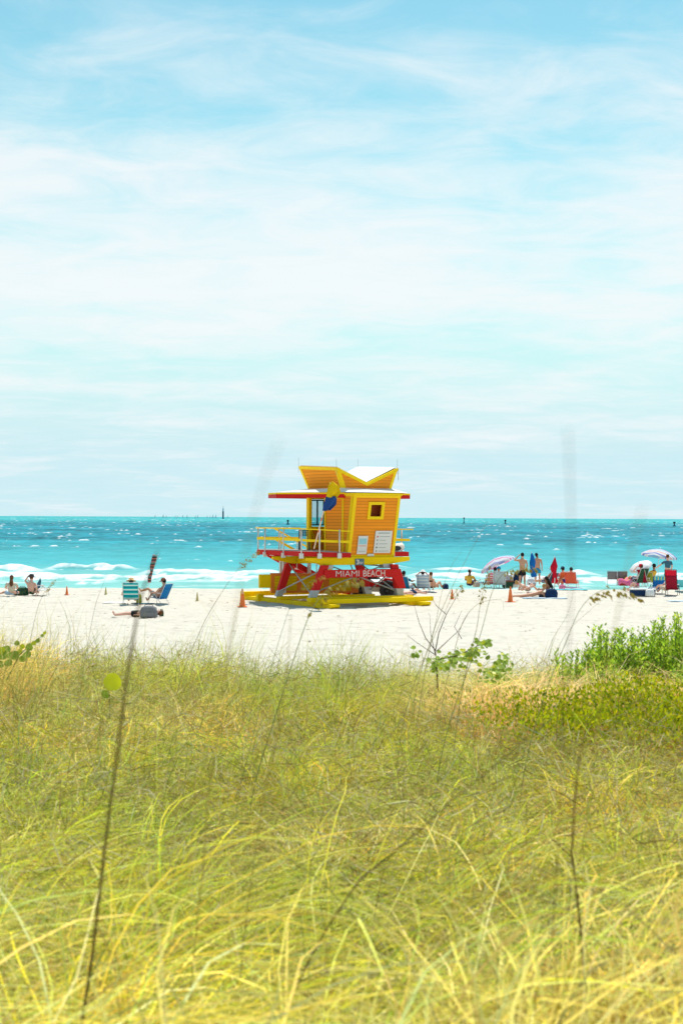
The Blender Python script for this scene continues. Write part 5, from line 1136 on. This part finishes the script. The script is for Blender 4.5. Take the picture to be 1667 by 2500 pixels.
# close, out of focus
oat([(232, 2330), (262, 2060), (290, 1840), (315, 1640), (343, 1470), (366, 1400), (386, 1345)], [2.8, 2.5, 2.25, 2.05, 1.9, 1.85, 1.8], .0036, 'dark blurred stalk crossing the windsock on the left', m='stalkdark')
oat([(462, 2120), (505, 1850), (545, 1660), (575, 1500), (602, 1340), (640, 1190), (682, 1078)], [2.8, 2.1, 1.7, 1.35, 1.05, .85, .7], .0008, 'very blurred pale stalk reaching the sky left of the tower', m='stalk')
oat([(1352, 2290), (1366, 2050), (1374, 1850), (1380, 1690), (1393, 1500), (1394, 1300), (1385, 1050)], [2.8, 2.3, 1.95, 1.65, 1.3, 1.0, .75], .0010, 'tall blurred stalk rising above the horizon on the right', m='stalkdark')
oat([(1398, 2080), (1410, 1900), (1430, 1790)], [3.1, 2.7, 2.4], .0036, 'short blurred stalk beside the tall right one', m='stalkdark')
oat([(1440, 1900), (1480, 1640), (1512, 1480), (1545, 1330), (1568, 1238)], [2.8, 1.9, 1.3, .95, .75], .0009, 'faint blurred stalk near the right edge', m='stalk')
oat([(885, 2145), (1000, 2050), (1110, 1950), (1210, 1870), (1330, 1765)], [3.3, 3.0, 2.7, 2.5, 2.3], .0024, 'dark blurred stalk lying diagonally over the grass', m='stalkdark')
oat([(500, 2130), (512, 1950), (540, 1760), (560, 1600), (585, 1470)], [3.1, 2.8, 2.6, 2.5, 2.4], .0020, 'blurred brown stalk left of centre', m='stalk')
oat([(640, 2000), (655, 1900), (680, 1780), (700, 1640), (712, 1500)], [3.4, 3.2, 3, 2.8, 2.7], .0018, 'thin blurred stalk in the middle of the grass', m='stalk')
# sharper, at the dune's edge
oat([(70, 1600), (90, 1500), (108, 1450), (133, 1417)], 10.5, .0022, 'thin seeding stalk left of the small orange cone', .25, size=.008)
oat([(212, 1600), (232, 1490), (248, 1440), (263, 1402)], 10.5, .0020, 'thin bare stalk rising across the pale yellow cone', 0)
oat([(482, 1560), (510, 1500), (560, 1420), (598, 1370), (628, 1346)], 9.5, .0024, 'stalk with a drooping tan head left of the deck', .28, size=.011)
oat([(486, 1580), (500, 1530), (530, 1480)], 9.8, .0018, 'short forked stalk beside the one with a tan head', 0)
oat([(640, 1860), (690, 1700), (735, 1560), (765, 1485), (800, 1440), (845, 1416), (880, 1413)], [7.2, 7.2, 7.3, 7.4, 7.5, 7.5, 7.5], .0030, 'sea oats with a heavy golden head in front of the red legs', .44, m='stalkgreen', size=.019)
oat([(600, 1880), (650, 1680), (690, 1540), (715, 1470), (745, 1430), (790, 1405)], 7.0, .0018, 'slender sea oats just left of the heavy golden head', .22, m='stalkgreen', size=.008)
oat([(1045, 1610), (1060, 1540), (1085, 1475), (1120, 1400), (1160, 1325), (1190, 1272)], 8.6, .0024, 'long thin stalk leaning over the blue bag', 0)
oat([(1040, 1600), (1062, 1530), (1078, 1450), (1098, 1390), (1130, 1340)], 9, .0018, 'thin stalk beside the long leaning one', 0)
oat([(1150, 1590), (1165, 1530), (1172, 1480), (1182, 1430), (1196, 1385)], 8.2, .0024, 'upright sea oats with a green gold head by the navy chair', .38, size=.010)
oat([(1040, 1600), (1080, 1510), (1105, 1455), (1125, 1428)], 8.4, .0020, 'sea oats with a spreading head above the orange cone', .3, size=.012)
oat([(1110, 1590), (1130, 1520), (1160, 1480), (1195, 1466), (1225, 1466), (1230, 1490)], 9, .0020, 'arching bare stalk in front of the sunbathers', 0)
oat([(1120, 1700), (1170, 1560), (1200, 1450), (1225, 1405), (1262, 1384), (1300, 1383)], [7.5, 7.5, 7.4, 7.3, 7.2, 7.2], .0022, 'sea oats with a golden plume over the standing man', .30, m='stalkgreen', size=.015)
oat([(1360, 1620), (1385, 1560), (1415, 1490), (1455, 1448), (1505, 1436), (1560, 1458)], 7.0, .0020, 'arching sea oats drooping in front of the wide cool box', .42, m='stalkgreen', size=.014)
oat([(1320, 1640), (1350, 1560), (1385, 1500), (1400, 1440)], 9.5, .0018, 'thin stalk on the sand right of the sunbathers', 0)
oat([(1340, 1640), (1380, 1550), (1440, 1490), (1475, 1462)], 9.5, .0016, 'thin stalk leaning to the right below the drooping sea oats', 0)
